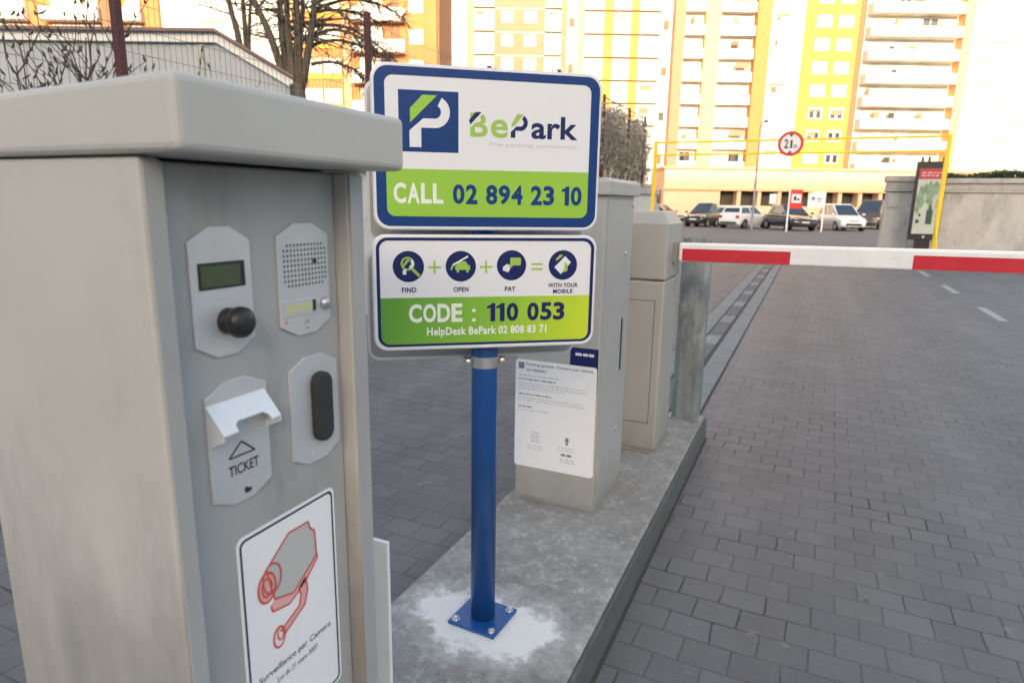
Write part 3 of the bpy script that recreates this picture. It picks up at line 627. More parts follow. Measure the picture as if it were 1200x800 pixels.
NT = Fr((-.958, CY0-.0016, .565), (cos(radians(-.0)), 0, 0), UP)
nw, nh = .193, .252
nt_ = MB().prism(NT, rrect(-nw, nw-.006, -nh, nh, .014), 0, .003).build('notice', 'sticker_white', cb)
i1 = MB(); i2 = MB(); i3 = MB()
i1.flat(NT, rect(-nw+.014, -nw+.042, nh-.042, nh-.012), .0036)
i1.text(NT, 'Parking gratuit. Ouvert aux clients', (-nw+.052, nw-.022, nh-.028, nh-.012), .0036, bold=.02)
i1.text(NT, 'ou visiteurs', (-nw+.052, -nw+.148, nh-.050, nh-.036), .0036, bold=.02)
random.seed(11)
def words(mb, a0, a1, bz, hh):
    a = a0
    while a < a1:
        wd = random.uniform(.008, .024); mb.flat(NT, rrect(a, min(a+wd, a1), bz, bz+hh, hh*.3, 2), .0036); a += wd+.005
for bz, a1, mb, hh in ((.178, .02, i3, .005), (.160, .0, i2, .006), (.142, .14, i3, .004), (.130, .15, i3, .004), (.118, .05, i3, .004), (.090, -.02, i2, .006), (.075, .12, i3, .004), (.063, .14, i3, .004), (.032, -.11, i2, .006), (.018, -.03, i3, .004)):
    words(mb, -nw+.016, a1, bz, hh)
for bz in (-.085, -.098, -.108, -.118, -.128): words(i3, -.112, -.066, bz, .005)
for bz in (-.150, -.162): words(i3, -.13, -.055, bz, .004)
i2.flat(NT, circle(.062, -.094, .009, 16, .012), .0036); i2.flat(NT, rect(.057, .067, -.118, -.106), .0036)
for bz in (-.135, -.147): words(i3, .02, .10, bz, .004)
words(i1, .035, .085, -.172, .012)
for bz in (-.190, -.202): words(i3, .03, .10, bz, .005)
i1.build('heading', 'ink_soft', nt_); i2.build('subheading', 'ink_soft', nt_); i3.build('small_print', 'ink_faint', nt_)

# ------------------------------------------------------------------ barrier: housing with arm
br = thing('parking_barrier', 'beige barrier housing carrying a lowered white arm with red stripes', 'barrier', (-.80, 3.6, ISZ))
HX0, HX1, HY0, HY1 = -.99, -.672, 3.43, 3.80
MB().bx(HX0-.006, HX1+.006, HY0-.006, HY1+.006, ISZ, ISZ+.016).build('base_flange', 'plinth_grey', br, bevel=.003)
MB().bx(HX0, HX1, HY0, HY1, ISZ+.012, 1.108).build('lower_housing', 'barrier_paint', br, bevel=.014, seg=3)
hd = MB(); e = .006
sec = [(1.112, e, 0), (1.405, e, 0), (1.470, -.035, .0)]
rings = []
for z, ee, _ in sec: rings += [(HX0-ee, HY0-ee, z), (HX1+ee, HY0-ee, z), (HX1+ee, HY1+ee, z), (HX0-ee, HY1+ee, z)]
hd.add(rings, [(3,2,1,0), (8,9,10,11)]+[(i+4*k, (i+1) % 4+4*k, (i+1) % 4+4*k+4, i+4*k+4) for k in (0, 1) for i in range(4)])
hd.build('hood', 'barrier_paint', br, bevel=.014, seg=3)
HF = Fr((0, HY0, 0), (1, 0, 0), UP)
MB().ring(HF, rect(HX0+.05, -.716, .318, 1.004), rect(HX0+.053, -.719, .321, 1.001), .0006).build('door_joint', 'ink', br)
MB().prism(HF, rect(HX0+.054, -.720, .322, 1.000), 0, .002).build('door', 'barrier_paint', br, bevel=.001)
AY0, AY1 = 3.575, 3.645
MB().bx(HX1+.002, HX1+.03, 3.555, 3.665, 1.20, 1.305).build('arm_bracket', 'plinth_grey', br, bevel=.004)
am = thing; AZ = lambda x: 1.204 + .016*(x+.63)/1.3        # the arm climbs very slightly
def armbox(x0, x1, y0, y1, lo, hi):
    mb = MB(); vs = []
    for x in (x0, x1):
        zz = AZ(x); vs += [(x, y0, zz+lo), (x, y1, zz+lo), (x, y1, zz+hi), (x, y0, zz+hi)]
    return mb.add(vs, [(3,2,1,0), (4,5,6,7), (0,1,5,4), (1,2,6,5), (2,3,7,6), (3,0,4,7)])
arm = armbox(-.640, 2.75, AY0, AY1, 0, .100).build('arm', 'arm_white', br, bevel=.012, seg=3)
for x0, x1 in ((-.618, -.082), (.452, .99), (1.52, 2.05), (2.30, 2.70)):
    armbox(x0, x1, AY0-.0012, AY0+.002, .006, .071).build('red_stripe', 'arm_red', arm)
    armbox(x0, x1, AY1-.002, AY1+.0012, .006, .071).build('red_stripe', 'arm_red', arm)

# ------------------------------------------------------------------ galvanised guard post at the island's end
gq = thing('guard_post', 'weathered galvanised steel guard post at the far end of the island', 'post', (-.63, 4.16, ISZ))
t = .008; gx0, gx1 = -.712, -.540
u = [(gx0, 4.12), (gx0+.03, 4.105), (gx1-.03, 4.105), (gx1, 4.12), (gx1, 4.20), (gx1-t, 4.20), (gx1-t, 4.125), (gx1-.034, 4.105+t), (gx0+.034, 4.105+t), (gx0+t, 4.125), (gx0+t, 4.20), (gx0, 4.20)]
MB().prism(Fr((0, 0, 0), (1, 0, 0), (0, 1, 0)), u, ISZ, 1.31).build('channel', 'galvanised', gq, bevel=.003)
MB().bx(gx0-.02, gx1+.012, 4.09, 4.215, ISZ, ISZ+.008).build('base_plate', 'galvanised', gq, bevel=.002)
MB().bx(gx0+.01, gx1-.01, 4.121, 4.195, 1.27, 1.278).build('top_web', 'galvanised', gq)


# ------------------------------------------------------------------ walls either side of the lane
lw = thing('boundary_wall', 'long pale rendered wall with a stone coping running along the left lane', 'wall', (-5.4, 12, 0))
MB().bx(-5.62, -5.32, -4, 24.6, 0, 1.86).build('wall', 'white_wall', lw, bevel=.01)
cp = MB(); y = -4
while y < 24.6: cp.bx(-5.70, -5.24, y+.004, min(y+1.19, 24.68), 1.862, 2.06); y += 1.2
cp.build('coping', 'coping', lw, bevel=.02)
MB().bx(-5.72, -5.22, 23.7, 24.72, 0, 1.55).build('end_pier', 'concrete_wall', lw, bevel=.03)
rw = thing('concrete_wall', 'weathered grey concrete wall with a moulded coping behind the advertising display', 'wall', (4, 23.8, 0))
MB().add([(1.93, 23.5, 0), (2.72, 23.5, 0), (2.72, 24.0, 0), (1.93, 24.0, 0), (2.02, 23.54, 2.02), (2.72, 23.54, 2.02), (2.72, 23.96, 2.02), (2.02, 23.96, 2.02)], [(0,3,2,1),(4,5,6,7),(0,1,5,4),(1,2,6,5),(2,3,7,6),(3,0,4,7)]).build('pier', 'concrete_wall', rw, bevel=.03)
MB().bx(1.97, 2.76, 23.47, 24.02, 2.022, 2.10).bx(2.0, 2.74, 23.5, 24.0, 2.10, 2.32).bx(1.95, 2.78, 23.45, 24.04, 2.32, 2.50).build('pier_coping', 'coping', rw, bevel=.02)
MB().bx(2.722, 9.5, 23.62, 23.95, 0, 2.0).build('wall', 'concrete_wall', rw, bevel=.02)
MB().bx(2.722, 9.5, 23.57, 24.0, 2.002, 2.08).bx(2.722, 9.5, 23.60, 23.97, 2.08, 2.27).bx(2.722, 9.5, 23.54, 24.02, 2.27, 2.42).build('coping', 'coping', rw, bevel=.02)
MB().prism(Fr((0, 23.49, 0), (1, 0, 0), UP), rect(2.08, 2.36, 1.55, 1.92), 0, .02).build('cover_plate', 'concrete_wall', rw, bevel=.004)

# hedge top over the right wall (barely seen at the frame's edge)
def leaf_mass(name, m, par, box, nleaf, size, seed, dens=None):
    rnd = random.Random(seed); mb = MB()
    for _ in range(nleaf):
        x, y, z = (rnd.uniform(box[i], box[i+1]) for i in (0, 2, 4))
        if dens and not dens(x, y, z, rnd): continue
        a = V((rnd.gauss(0, 1), rnd.gauss(0, 1), rnd.gauss(0, 1))).normalized(); b = a.orthogonal().normalized(); s = size*rnd.uniform(.5, 1.4)
        o = V((x, y, z)); mb.add([o-a*s, o+b*s*.5, o+a*s, o-b*s*.5], [(0, 1, 2, 3)])
    return mb.build(name, m, par)
hg = thing('clipped_hedge', 'dark green clipped hedge showing above the concrete wall at the right', 'hedge', (6, 24.6, 0))
leaf_mass('foliage', 'dark_leaf', hg, (2.9, 9.5, 24.1, 25.1, 1.9, 2.75), 30000, .05, 5, lambda x, y, z, r: z > 1.9 and z < 2.60+.05*sin(x*1.3+.4)+.03*sin(x*4)+r.uniform(-.05, .05))
tw = MB(); rr_ = random.Random(4)
for k in range(40):
    x = rr_.uniform(3, 9.4); tw.tube([(x, 24.6, 0), (x+rr_.uniform(-.2, .2), 24.6, 1.2), (x+rr_.uniform(-.4, .4), 24.6+rr_.uniform(-.3, .3), 2.45)], [.02, .014, .005], 5)
tw.build('stems', 'twig', hg)

# ------------------------------------------------------------------ yellow height gantry with its round sign
gt = thing('height_gantry', 'yellow tubular height limit gantry spanning the lane', 'gantry', (-.7, 20, 0))
GX0, GX1, GY = -4.44, 2.94, 20.0
for x in (GX0, GX1): MB().bx(x-.05, x+.05, GY-.05, GY+.05, 0.01, 3.36).build('upright', 'gantry_yellow', gt, bevel=.008)
MB().bx(GX0+.05, GX1-.05, GY-.03, GY+.03, 2.93, 2.985).build('crossbar', 'gantry_yellow', gt, bevel=.006)
MB().bx(GX0+.05, GX1-.05, GY-.025, GY+.025, 3.28, 3.34).build('crossbar', 'gantry_yellow', gt, bevel=.006)
for x, s in ((GX0, 1), (GX1, -1)):
    MB().tube([(x+s*.02, GY-.04, 1.1), (x-s*.02, GY-.62, .02)], .028, 8).build('brace', 'gantry_yellow', gt)
    MB().bx(x-.11, x+.11, GY-.11, GY+.11, 0.001, 0.014).build('foot_plate', 'gantry_yellow', gt)
RS = Fr((-.745, GY-.045, 3.20), (1, 0, 0), UP)
rs = thing('height_limit_sign', 'round red ringed white height limit sign hung on the yellow crossbars', 'road sign', (-.745, GY-.05, 3.20))
MB().prism(RS, circle(0, 0, .335, 40), 0, .012).build('disc', 'sign_white', rs)
MB().ring(RS, circle(0, 0, .332, 40), circle(0, 0, .255, 40), .014).build('red_ring', 'road_sign_red', rs)
tx = MB().text(RS, '2', (-.165, -.055, -.12, .12), .015, bold=.02).text(RS, '1', (-.005, .045, -.12, .10), .015, bold=.02).text(RS, 'm', (.08, .17, -.12, -.03), .015, bold=.01)
tx.flat(RS, rect(-.04, -.018, -.12, -.095), .015).build('lettering', 'ink', rs)
MB().flat(RS, [(-.06, .255), (.06, .255), (0, .175)], .0155).build('arrow_mark', 'ink', rs)
MB().flat(RS, [(-.06, -.255), (.06, -.255), (0, -.175)], .0155).build('arrow_mark', 'ink', rs)
MB().bx(-.80, -.69, GY-.044, GY-.031, 2.94, 3.36).build('hanger', 'galvanised', rs)

# ------------------------------------------------------------------ advertising display
ad = thing('advertising_display', 'tall black framed poster display with a red headed advert in front of the wall', 'display', (2.80, 22.6, 0))
A = Fr((3.02, 22.6, 0), (cos(radians(6)), sin(radians(6)), 0), UP)
MB().prism(A, rrect(-.39, .39, .62, 2.86, .04), -.16, 0).build('case', 'black_plastic', ad, bevel=.01)
MB().prism(A, rect(-.20, .20, .01, .63), -.13, -.03).build('pedestal', 'black_plastic', ad)
for x in (-.27, -.10, .27): MB().prism(A, rrect(x-.03, x+.03, 2.85, 2.99, .012), -.11, -.05).build('lug', 'black_plastic', ad)
po = MB().flat(A, rect(-.325, .325, .80, 2.66), .003).build('poster', 'poster_paper', ad)
MB().flat(A, rect(-.325, .325, 2.36, 2.66), .006).build('red_heading', 'poster_red', po)
h = MB(); rn = random.Random(2)
for bz in (2.52, 2.44):
    a = -.26
    while a < .2:
        wd = rn.uniform(.04, .12); h.flat(A, rect(a, a+wd, bz, bz+.04), .009); a += wd+.03
h.build('heading_words', 'sticker_pink', po)
pg = MB()
for cx, cz, rx, rz in ((-.20, 1.85, .10, .30), (.02, 1.95, .12, .34), (.16, 2.12, .08, .18), (-.10, 2.12, .07, .12), (-.26, 1.55, .05, .18)):
    pg.flat(A, [(cx+rx*cos(t)*(1+.22*sin(5*t+cx*9)), cz+rz*sin(t)*(1+.15*sin(4*t))) for t in [2*pi*k/30 for k in range(30)]], .006+.0006*abs(cx)*9)
pg.build('green_picture', 'poster_green', po)
MB().flat(A, rect(-.01, .15, 1.08, 1.50), .012).flat(A, rect(.03, .11, 1.50, 1.62), .012).flat(A, circle(-.22, 1.16, .05, 16, .06), .012).flat(A, circle(-.18, 1.34, .035, 16, .05), .012).build('dark_picture', 'poster_dark', po)
MB().flat(A, [(.18, 1.55), (.30, 1.50), (.31, 1.80), (.20, 1.78)], .012).build('gold_picture', 'poster_gold', po)
MB().flat(A, circle(0, .71, .035, 20), .003).build('maker_badge', 'ink_faint', ad)

# ------------------------------------------------------------------ mesh fence, creeper, shrub on the left wall
fe = thing('mesh_fence', 'brown wire mesh fence standing on the pale wall along the left lane', 'fence', (-5.45, 12, 2.06))
PYS = [-3.0, .45, 3.95, 7.4, 10.9, 14.4, 17.9, 20.6, 22.7]
for y in PYS: MB().bx(-5.485, -5.415, y-.035, y+.035, 2.06, 3.86 if y < 12 else 4.42).build('fence_post', 'rust_post', fe, bevel=.006)
wm = MB()
y = -3.0
while y < 22.7:
    wm.bx(-5.4515, -5.4485, y-.0015, y+.0015, 2.09, 3.78 if y < 14.4 else 4.34); y += .0625
for k in range(12):
    z = 2.10+k*.203; wm.bx(-5.447, -5.443, -3.0 if z < 3.8 else 14.4, 22.7, z-.002, z+.002)
wm.bx(-5.462, -5.438, 17.9, 22.7, 4.33, 4.36).bx(-5.462, -5.438, 17.9, 22.7, 3.34, 3.365)
wm.build('wire_mesh', 'wire', fe)
def twig_mass(name, m, par, n, gen, seed):
    rnd = random.Random(seed); mb = MB()
    for _ in range(n): gen(mb, rnd)
    return mb.build(name, m, par)
cr = thing('dry_creeper', 'matted grey brown dry creeper filling the mesh fence beyond the sign', 'creeper', (-5.6, 19, 2.06))
def vine(mb, rnd):
    y = rnd.uniform(14.5, 23.4); p = V((-5.6+rnd.uniform(-.15, .12), y, 2.0+rnd.uniform(0, .8))); pts = [p]; d = V((0, rnd.uniform(-.6, .6), 1))
    for k in range(rnd.randint(4, 9)):
        d = (d + V((rnd.uniform(-.35, .35), rnd.uniform(-.8, .8), rnd.uniform(-.5, .35)))).normalized()
        p = p + d*rnd.uniform(.15, .35); p.x = min(max(p.x, -5.9), -5.36); p.z = min(max(p.z, 2.02), 4.36+.10*sin(p.y*3)); p.y = min(p.y, 23.7); pts.append(p.copy())
    mb.tube(pts, [rnd.uniform(.006, .016)*(1-.7*i/len(pts)) for i in range(len(pts))], 4, cap=False)
twig_mass('stems', 'vine', cr, 900, vine, 8)
leaf_mass('dry_leaves', 'dry_leaf', cr, (-5.95, -5.40, 14.3, 23.6, 2.0, 4.5), 22000, .06, 21, lambda x, y, z, r: z < 4.15+.15*sin(y*2.3)+.12*sin(y*7.1) and sin(y*5+z*2)+sin(z*6-y*3)+sin(y*11+z*9)*.6+r.uniform(-1.2, 1.2) > -.5)
lm_ = leaf_mass('fallen_leaves', 'dry_leaf', cr, (-5.7, -5.3, 15, 24.3, 2.06, 2.22), 2500, .05, 23, lambda x, y, z, r: r.random() < .8-(z-2.06)*3)

def twiggy(name, label, cat, base, stems, height, spread, seed, m='twig', rad=.018, lean=0.3, buds=True, sub=5):
    t = thing(name, label, cat, base); rnd = random.Random(seed); b0 = V(base); st = MB(); tg = MB(); bd = MB()
    for s in range(stems):
        a = rnd.uniform(0, 2*pi); p = b0 + V((cos(a), sin(a), 0))*rnd.uniform(0, .25); d = (V((cos(a), sin(a), 0))*rnd.uniform(0, spread)+UP).normalized(); pts = [p.copy()]
        hh = height*rnd.uniform(.7, 1.05); nseg = 8
        for k in range(nseg):
            d = (d+V((rnd.gauss(0, .16), rnd.gauss(0, .16), .06))).normalized(); p = p+d*hh/nseg; pts.append(p.copy())
            if k > 1:
                for _ in range(rnd.randint(0, 2) if sub < 6 else rnd.randint(1, 3)):
                    q = p.copy(); dd = (d*.4+V((rnd.gauss(0, .6), rnd.gauss(0, .6), rnd.uniform(.1, .8)))).normalized(); tp = [q.copy()]
                    for j in range(sub):
                        dd = (dd+V((rnd.gauss(0, .25), rnd.gauss(0, .25), .12))).normalized(); q = q+dd*hh*.055; tp.append(q.copy())
                        if buds and rnd.random() < .8:
                            e = q+V((rnd.gauss(0, .03), rnd.gauss(0, .03), .03)); bd.tube([q, (q+e)/2, e+V((0, 0, .02))], [.006, .012, .003], 5)
                    tg.tube(tp, [rad*.42*(1-.75*i/len(tp)) for i in range(len(tp))], 5)
        st.tube(pts, [rad*(1-.8*i/len(pts)) for i in range(len(pts))], 6)
    st.build('stems', m, t); tg.build('twigs', m, t)
    if buds: bd.build('buds', 'twig', t)
    return t
twiggy('bare_shrub', 'dark bare twiggy shrub behind the fence, left of the brown fence post', 'shrub', (-6.45, 3.95, 0), 34, 2.85, .36, 31, rad=.016)
twiggy('bare_shrub', 'smaller bare shrub with few twigs behind the fence, right of the brown fence post', 'shrub', (-6.5, 5.15, 0), 5, 2.6, .14, 33)

# ------------------------------------------------------------------ white shed (in a frame square to the camera's heading)
def bw(a, d, z): return rt0*a + fwd0*d + V((0, 0, z))
sh = thing('metal_shed', 'low white corrugated metal shed behind the fence', 'shed', tuple(bw(-8, 14, 0)))
wallp = [(-13, 0), (-4.27, 0), (-4.27, 3.72), (-5.56, 4.47), (-13, 4.45)]
mb = MB()
mb.add([bw(a, 13.0, z) for a, z in wallp]+[bw(a-2.4, 19.0, z) for a, z in wallp], [(0,1,2,3,4), (9,8,7,6,5)]+[(i, 5+i, 5+(i+1) % 5, (i+1) % 5) for i in range(5)])
mb.build('wall', 'shed_white', sh)
rb = MB(); a = -12.95
while a < -4.35:
    top = 4.44 if a < -5.56 else 4.44-(a+5.56)*.58
    rb.add([bw(a, 12.998, 0), bw(a+.03, 12.985, 0), bw(a+.09, 12.985, 0), bw(a+.12, 12.998, 0), bw(a, 12.998, top), bw(a+.03, 12.985, top), bw(a+.09, 12.985, top), bw(a+.12, 12.998, top)], [(0,1,5,4), (1,2,6,5), (2,3,7,6), (4,5,6,7)]); a += .25
rb.build('corrugation', 'shed_white', sh)
MB().add([bw(-5.98, 12.95, 0), bw(-5.86, 12.95, 0), bw(-5.86, 12.95, 4.30), bw(-5.98, 12.95, 4.30)], [(0, 1, 2, 3)]).build('seam_strip', 'sign_back', sh)
def strip(pts, lo, hi, d0, d1):
    mb = MB()
    for (a0, z0), (a1, z1) in zip(pts, pts[1:]):
        vs = [bw(a, d, z+o) for d in (d0, d1) for a, z, o in ((a0-(d-12.8)*.4, z0, lo), (a1-(d-12.8)*.4, z1, lo), (a1-(d-12.8)*.4, z1, hi), (a0-(d-12.8)*.4, z0, hi))]
        mb.add(vs, [(0,1,2,3), (7,6,5,4), (0,4,5,1), (1,5,6,2), (2,6,7,3), (3,7,4,0)])
    return mb
edge = [(-13.1, 4.47), (-5.55, 4.49), (-4.15, 3.70)]
strip(edge, -.16, 0, 12.90, 12.96).build('barge_board', 'shed_trim', sh)
strip(edge, .004, .06, 12.80, 19.1).build('roof', 'shed_roof', sh)
MB().tube([bw(-4.2, 12.92, 3.62), bw(-4.2, 12.92, 0)], .05, 8).build('downpipe', 'dark_opening', sh)

# ------------------------------------------------------------------ bare pollarded trees
def bare_tree(label, base, stems, seed, hgt, trunk_r, trunk_h, fan, sprays):
    t = thing('bare_tree', label, 'tree', tuple(base)); rnd = random.Random(seed); tr = MB(); lim = MB(); twg = MB()
    b0 = V(base); top = b0+V((0, 0, trunk_h))
    tr.tube([b0, b0+V((.02, 0, trunk_h*.4)), b0+V((-.02, .02, trunk_h*.8)), top+V((0, 0, .15))], [trunk_r*1.25, trunk_r, trunk_r*1.02, trunk_r*.8], 12)
    tips = []
    for s in range(stems):
        f = (s+.5)/stems*2-1
        d = (rt0*f*fan+fwd0*rnd.uniform(-.2, .2)+UP).normalized(); p = top+rt0*f*trunk_r*.6; pts = [p.copy()]
        for k in range(9):
            d = (d+rt0*rnd.gauss(0, .05)+fwd0*rnd.gauss(0, .05)+UP*.03).normalized(); p = p+d*hgt/9; pts.append(p.copy())
            if k >= 2: tips.append((p.copy(), d.copy(), f))
        r0 = trunk_r*rnd.uniform(.22, .42)
        lim.tube(pts, [r0*(1-.07*i) for i in range(len(pts))], 8)
    for p, d, f in tips:
        for _ in range(sprays):
            q = p.copy(); dd = (rt0*rnd.gauss(f*.6, .6)+fwd0*rnd.gauss(0, .5)+UP*rnd.uniform(-.2, .7)).normalized(); pts = [q.copy()]
            for j in range(7):
                dd = (dd+V((rnd.gauss(0, .22), rnd.gauss(0, .22), rnd.gauss(-.05, .16)))).normalized(); q = q+dd*rnd.uniform(.10, .24); pts.append(q.copy())
                if rnd.random() < .55:
                    e = (dd+V((rnd.gauss(0, .7), rnd.gauss(0, .7), rnd.gauss(0, .5)))).normalized(); twg.tube([q, q+e*.16, q+e*.34+V((0, 0, rnd.uniform(-.08, .08)))], [.010, .007, .003], 4, cap=False)
            r0 = rnd.uniform(.014, .03); twg.tube(pts, [r0*(1-.8*i/len(pts)) for i in range(len(pts))], 5, cap=False)
    tr.build('trunk', 'bark', t, smooth=True); lim.build('limbs', 'bark', t, smooth=True); twg.build('twigs', 'twig', t)
    return t, tips
bt, tips = bare_tree('thick many stemmed bare tree rising behind the right end of the white shed', bw(-5.45, 17, 0), 9, 5, 3.6, .27, 4.15, .44, 3)
# long drooping side branches with their twig sprays, towards the right
rnd = random.Random(77); lb = MB(); tb = MB()
for (a0, z0), ln_, dz in (((-5.0, 5.2), 1.9, .10), ((-5.0, 5.6), 2.1, .04), ((-5.05, 4.75), 1.5, -.25), ((-4.9, 6.0), 2.2, 0.0), ((-4.95, 5.4), 2.0, -.02), ((-5.0, 5.9), 1.7, .2)):
    p = bw(a0, 17, z0); d = (rt0+UP*.45+fwd0*rnd.uniform(-.3, .3)).normalized(); pts = [p.copy()]
    for k in range(10):
        d = (d+UP*(-.11+dz*.1)+V((rnd.gauss(0, .08), rnd.gauss(0, .08), rnd.gauss(0, .08)))).normalized(); p = p+d*ln_/10; pts.append(p.copy())
        if k >= 3:
            for _ in range(9):
                q = p.copy(); dd = (d*.7+V((rnd.gauss(0, .5), rnd.gauss(0, .5), rnd.gauss(-.1, .5)))).normalized(); tp = [q.copy()]
                for j in range(6):
                    dd = (dd+V((rnd.gauss(0, .3), rnd.gauss(0, .3), rnd.gauss(-.06, .3)))).normalized(); q = q+dd*.10; tp.append(q.copy())
                tb.tube(tp, [.011*(1-.7*i/7) for i in range(7)], 4, cap=False)
    lb.tube(pts, [.045*(1-.75*i/len(pts)) for i in range(len(pts))], 6)
lb.build('side_branches', 'bark', bt, smooth=True); tb.build('side_twigs', 'twig', bt)
bare_tree('slimmer bare tree forking behind the middle of the white shed roof', bw(-6.62, 17, 0), 3, 9, 3.4, .20, 4.75, .22, 1)

# ------------------------------------------------------------------ apartment blocks
def root_at(name, label, cat, a, d, group=None):
    o = thing(name, label, cat, tuple(bw(a, d, 0)), group); return o
def slab(mb, a0, a1, d0, d1, z0, z1):
    vs = [bw(a, d, z) for z in (z0, z1) for a, d in ((a0, d0), (a1, d0), (a1, d1), (a0, d1))]
    return mb.add(vs, [(3,2,1,0), (4,5,6,7), (0,1,5,4), (1,2,6,5), (2,3,7,6), (3,0,4,7)])
FZ = [3.15+2.5*k for k in range(13)]           # floor levels
TOP = 35.6
def window(par, a0, a1, z0, z1, d, glass='warm_glass', frame='facade_white', bars=1, reveal=.12):
    f = MB(); t = .07
    slab(f, a0, a0+t, d-.03, d+.02, z0, z1); slab(f, a1-t, a1, d-.03, d+.02, z0, z1); slab(f, a0+t, a1-t, d-.03, d+.02, z0, z0+t); slab(f, a0+t, a1-t, d-.03, d+.02, z1-t, z1)
    for k in range(bars):
        x = a0+(a1-a0)*(k+1)/(bars+1); slab(f, x-.03, x+.03, d-.025, d+.02, z0+t, z1-t)
    fo = f.build('window', frame, par)
    slab(MB(), a0+t, a1-t, d-.008, d+.012, z0+t, z1-t).build('pane', glass, fo)
    return fo
def balcony(par, a0, a1, z, d0, d1, m='facade_white', hh=1.05, line='facade_line'):
    b = MB(); slab(b, a0, a1, d0, d1, z-.02, z+.16); slab(b, a0, a1, d0, d0+.10, z+.16, z+hh); slab(b, a0, a0+.10, d0+.10, d1, z+.16, z+hh); slab(b, a1-.10, a1, d0+.10, d1, z+.16, z+hh)
    o = b.build('balcony', m, par)
    e = MB(); slab(e, a0-.02, a1+.02, d0-.03, d0+.12, z-.10, z-.02); e.build('balcony_edge', line, o)
    return o
rnd = random.Random(41)
GR = 'apartment blocks across the far side of the lot'
# 1 orange panelled block (behind the sign's top edge)
b1 = root_at('apartment_block', 'tall apartment block with orange panels around white windows, behind the top of the sign', 'building', .1, 86, GR)
slab(MB(), -5.7, 5.7, 80, 92, 0, TOP).build('wall', 'facade_white', b1)
for k, z in enumerate(FZ[3:]):
    mb = MB()
    slab(mb, -2.6, 3.2, 79.94, 80.002, z+.02, z+2.40)
    mb.build('orange_panel', 'facade_peach', b1)
    for a0, a1 in ((-1.75, -.45), (.85, 2.2)): window(b1, a0, a1, z+.95, z+2.15, 79.93)
    window(b1, -4.9, -3.0, z+1.0, z+2.2, 79.99); window(b1, 3.6, 5.2, z+1.0, z+2.2, 79.99)
    slab(MB(), -4.9, -2.5, 79.8, 80.001, z-.08, z+.09).build('floor_line', 'facade_line', b1); slab(MB(), 3.2, 5.05, 79.8, 80.001, z-.08, z+.09).build('floor_line', 'facade_line', b1)
slab(MB(), -5.75, -4.9, 79.7, 80.001, 0, TOP).build('corner_pier', 'facade_pale_yellow', b1)
slab(MB(), 5.05, 5.7, 79.6, 80.001, 0, TOP).build('corner_pier', 'facade_peach', b1)
# 2 yellow striped block
b2 = root_at('apartment_block', 'tall white apartment block with thin yellow vertical strips, right above the sign', 'building', 11.5, 86, GR)
slab(MB(), 5.75, 16.5, 80.6, 92, 0, TOP).build('wall', 'facade_white', b2)
slab(MB(), 7.0, 7.7, 80.0, 80.602, 0, TOP).build('pier', 'facade_pale_yellow', b2)
for a0, a1 in ((10.0, 11.1), (13.1, 14.1)): slab(MB(), a0, a1, 80.5, 80.602, 0, TOP).build('yellow_strip', 'facade_yellow', b2)
for k, z in enumerate(FZ):
    slab(MB(), 7.75, 16.5, 80.35, 80.603, z-.06, z+.10).build('floor_line', 'facade_line', b2)
    for a0, a1 in ((8.0, 9.7), (11.4, 12.8), (14.4, 16.1)): window(b2, a0, a1, z+.95, z+2.2, 80.59)
    if k % 2 == 1: slab(MB(), 6.0, 6.6, 80.45, 80.601, z+.8, z+1.7).build('vent_box', ('facade_brown', 'dark_opening')[k % 3 == 0], b2)
# 3 white balcony block with a yellow strip
b3 = root_at('apartment_block', 'tall white apartment block with full width balconies between two orange columns', 'building', 22, 86, GR)
slab(MB(), 16.52, 27.6, 80.8, 92, 0, TOP).build('wall', 'facade_white', b3)
slab(MB(), 17.9, 19.1, 79.4, 80.801, 5.4, TOP).build('column', 'facade_peach', b3)
slab(MB(), 27.3, 28.9, 79.6, 82, 5.4, TOP).build('column', 'facade_orange', b3)
slab(MB(), 21.5, 23.2, 79.7, 80.801, 5.4, TOP).build('yellow_strip', 'facade_pale_yellow', b3)
for k, z in enumerate(FZ):
    if z < 5: continue
    balcony(b3, 19.15, 21.48, z, 79.9, 80.8); balcony(b3, 23.25, 27.25, z, 79.9, 80.8)
    window(b3, 19.6, 21.0, z+1.0, z+2.2, 80.79, 'window_glass' if k in (1,) else 'warm_glass'); window(b3, 23.7, 25.0, z+1.0, z+2.2, 80.79); window(b3, 25.5, 26.9, z+.9, z+2.2, 80.79, 'window_glass' if k == 1 else 'warm_glass')
    if k in (2, 5, 8): slab(MB(), 25.2, 26.9, 79.86, 79.93, z+1.5, z+2.1).build('awning', 'facade_peach', b3)
    if k % 2: slab(MB(), 16.9, 17.5, 80.6, 80.802, z+.7, z+1.6).build('vent_box', ('facade_brown', 'dark_opening')[k % 3 == 0], b3)
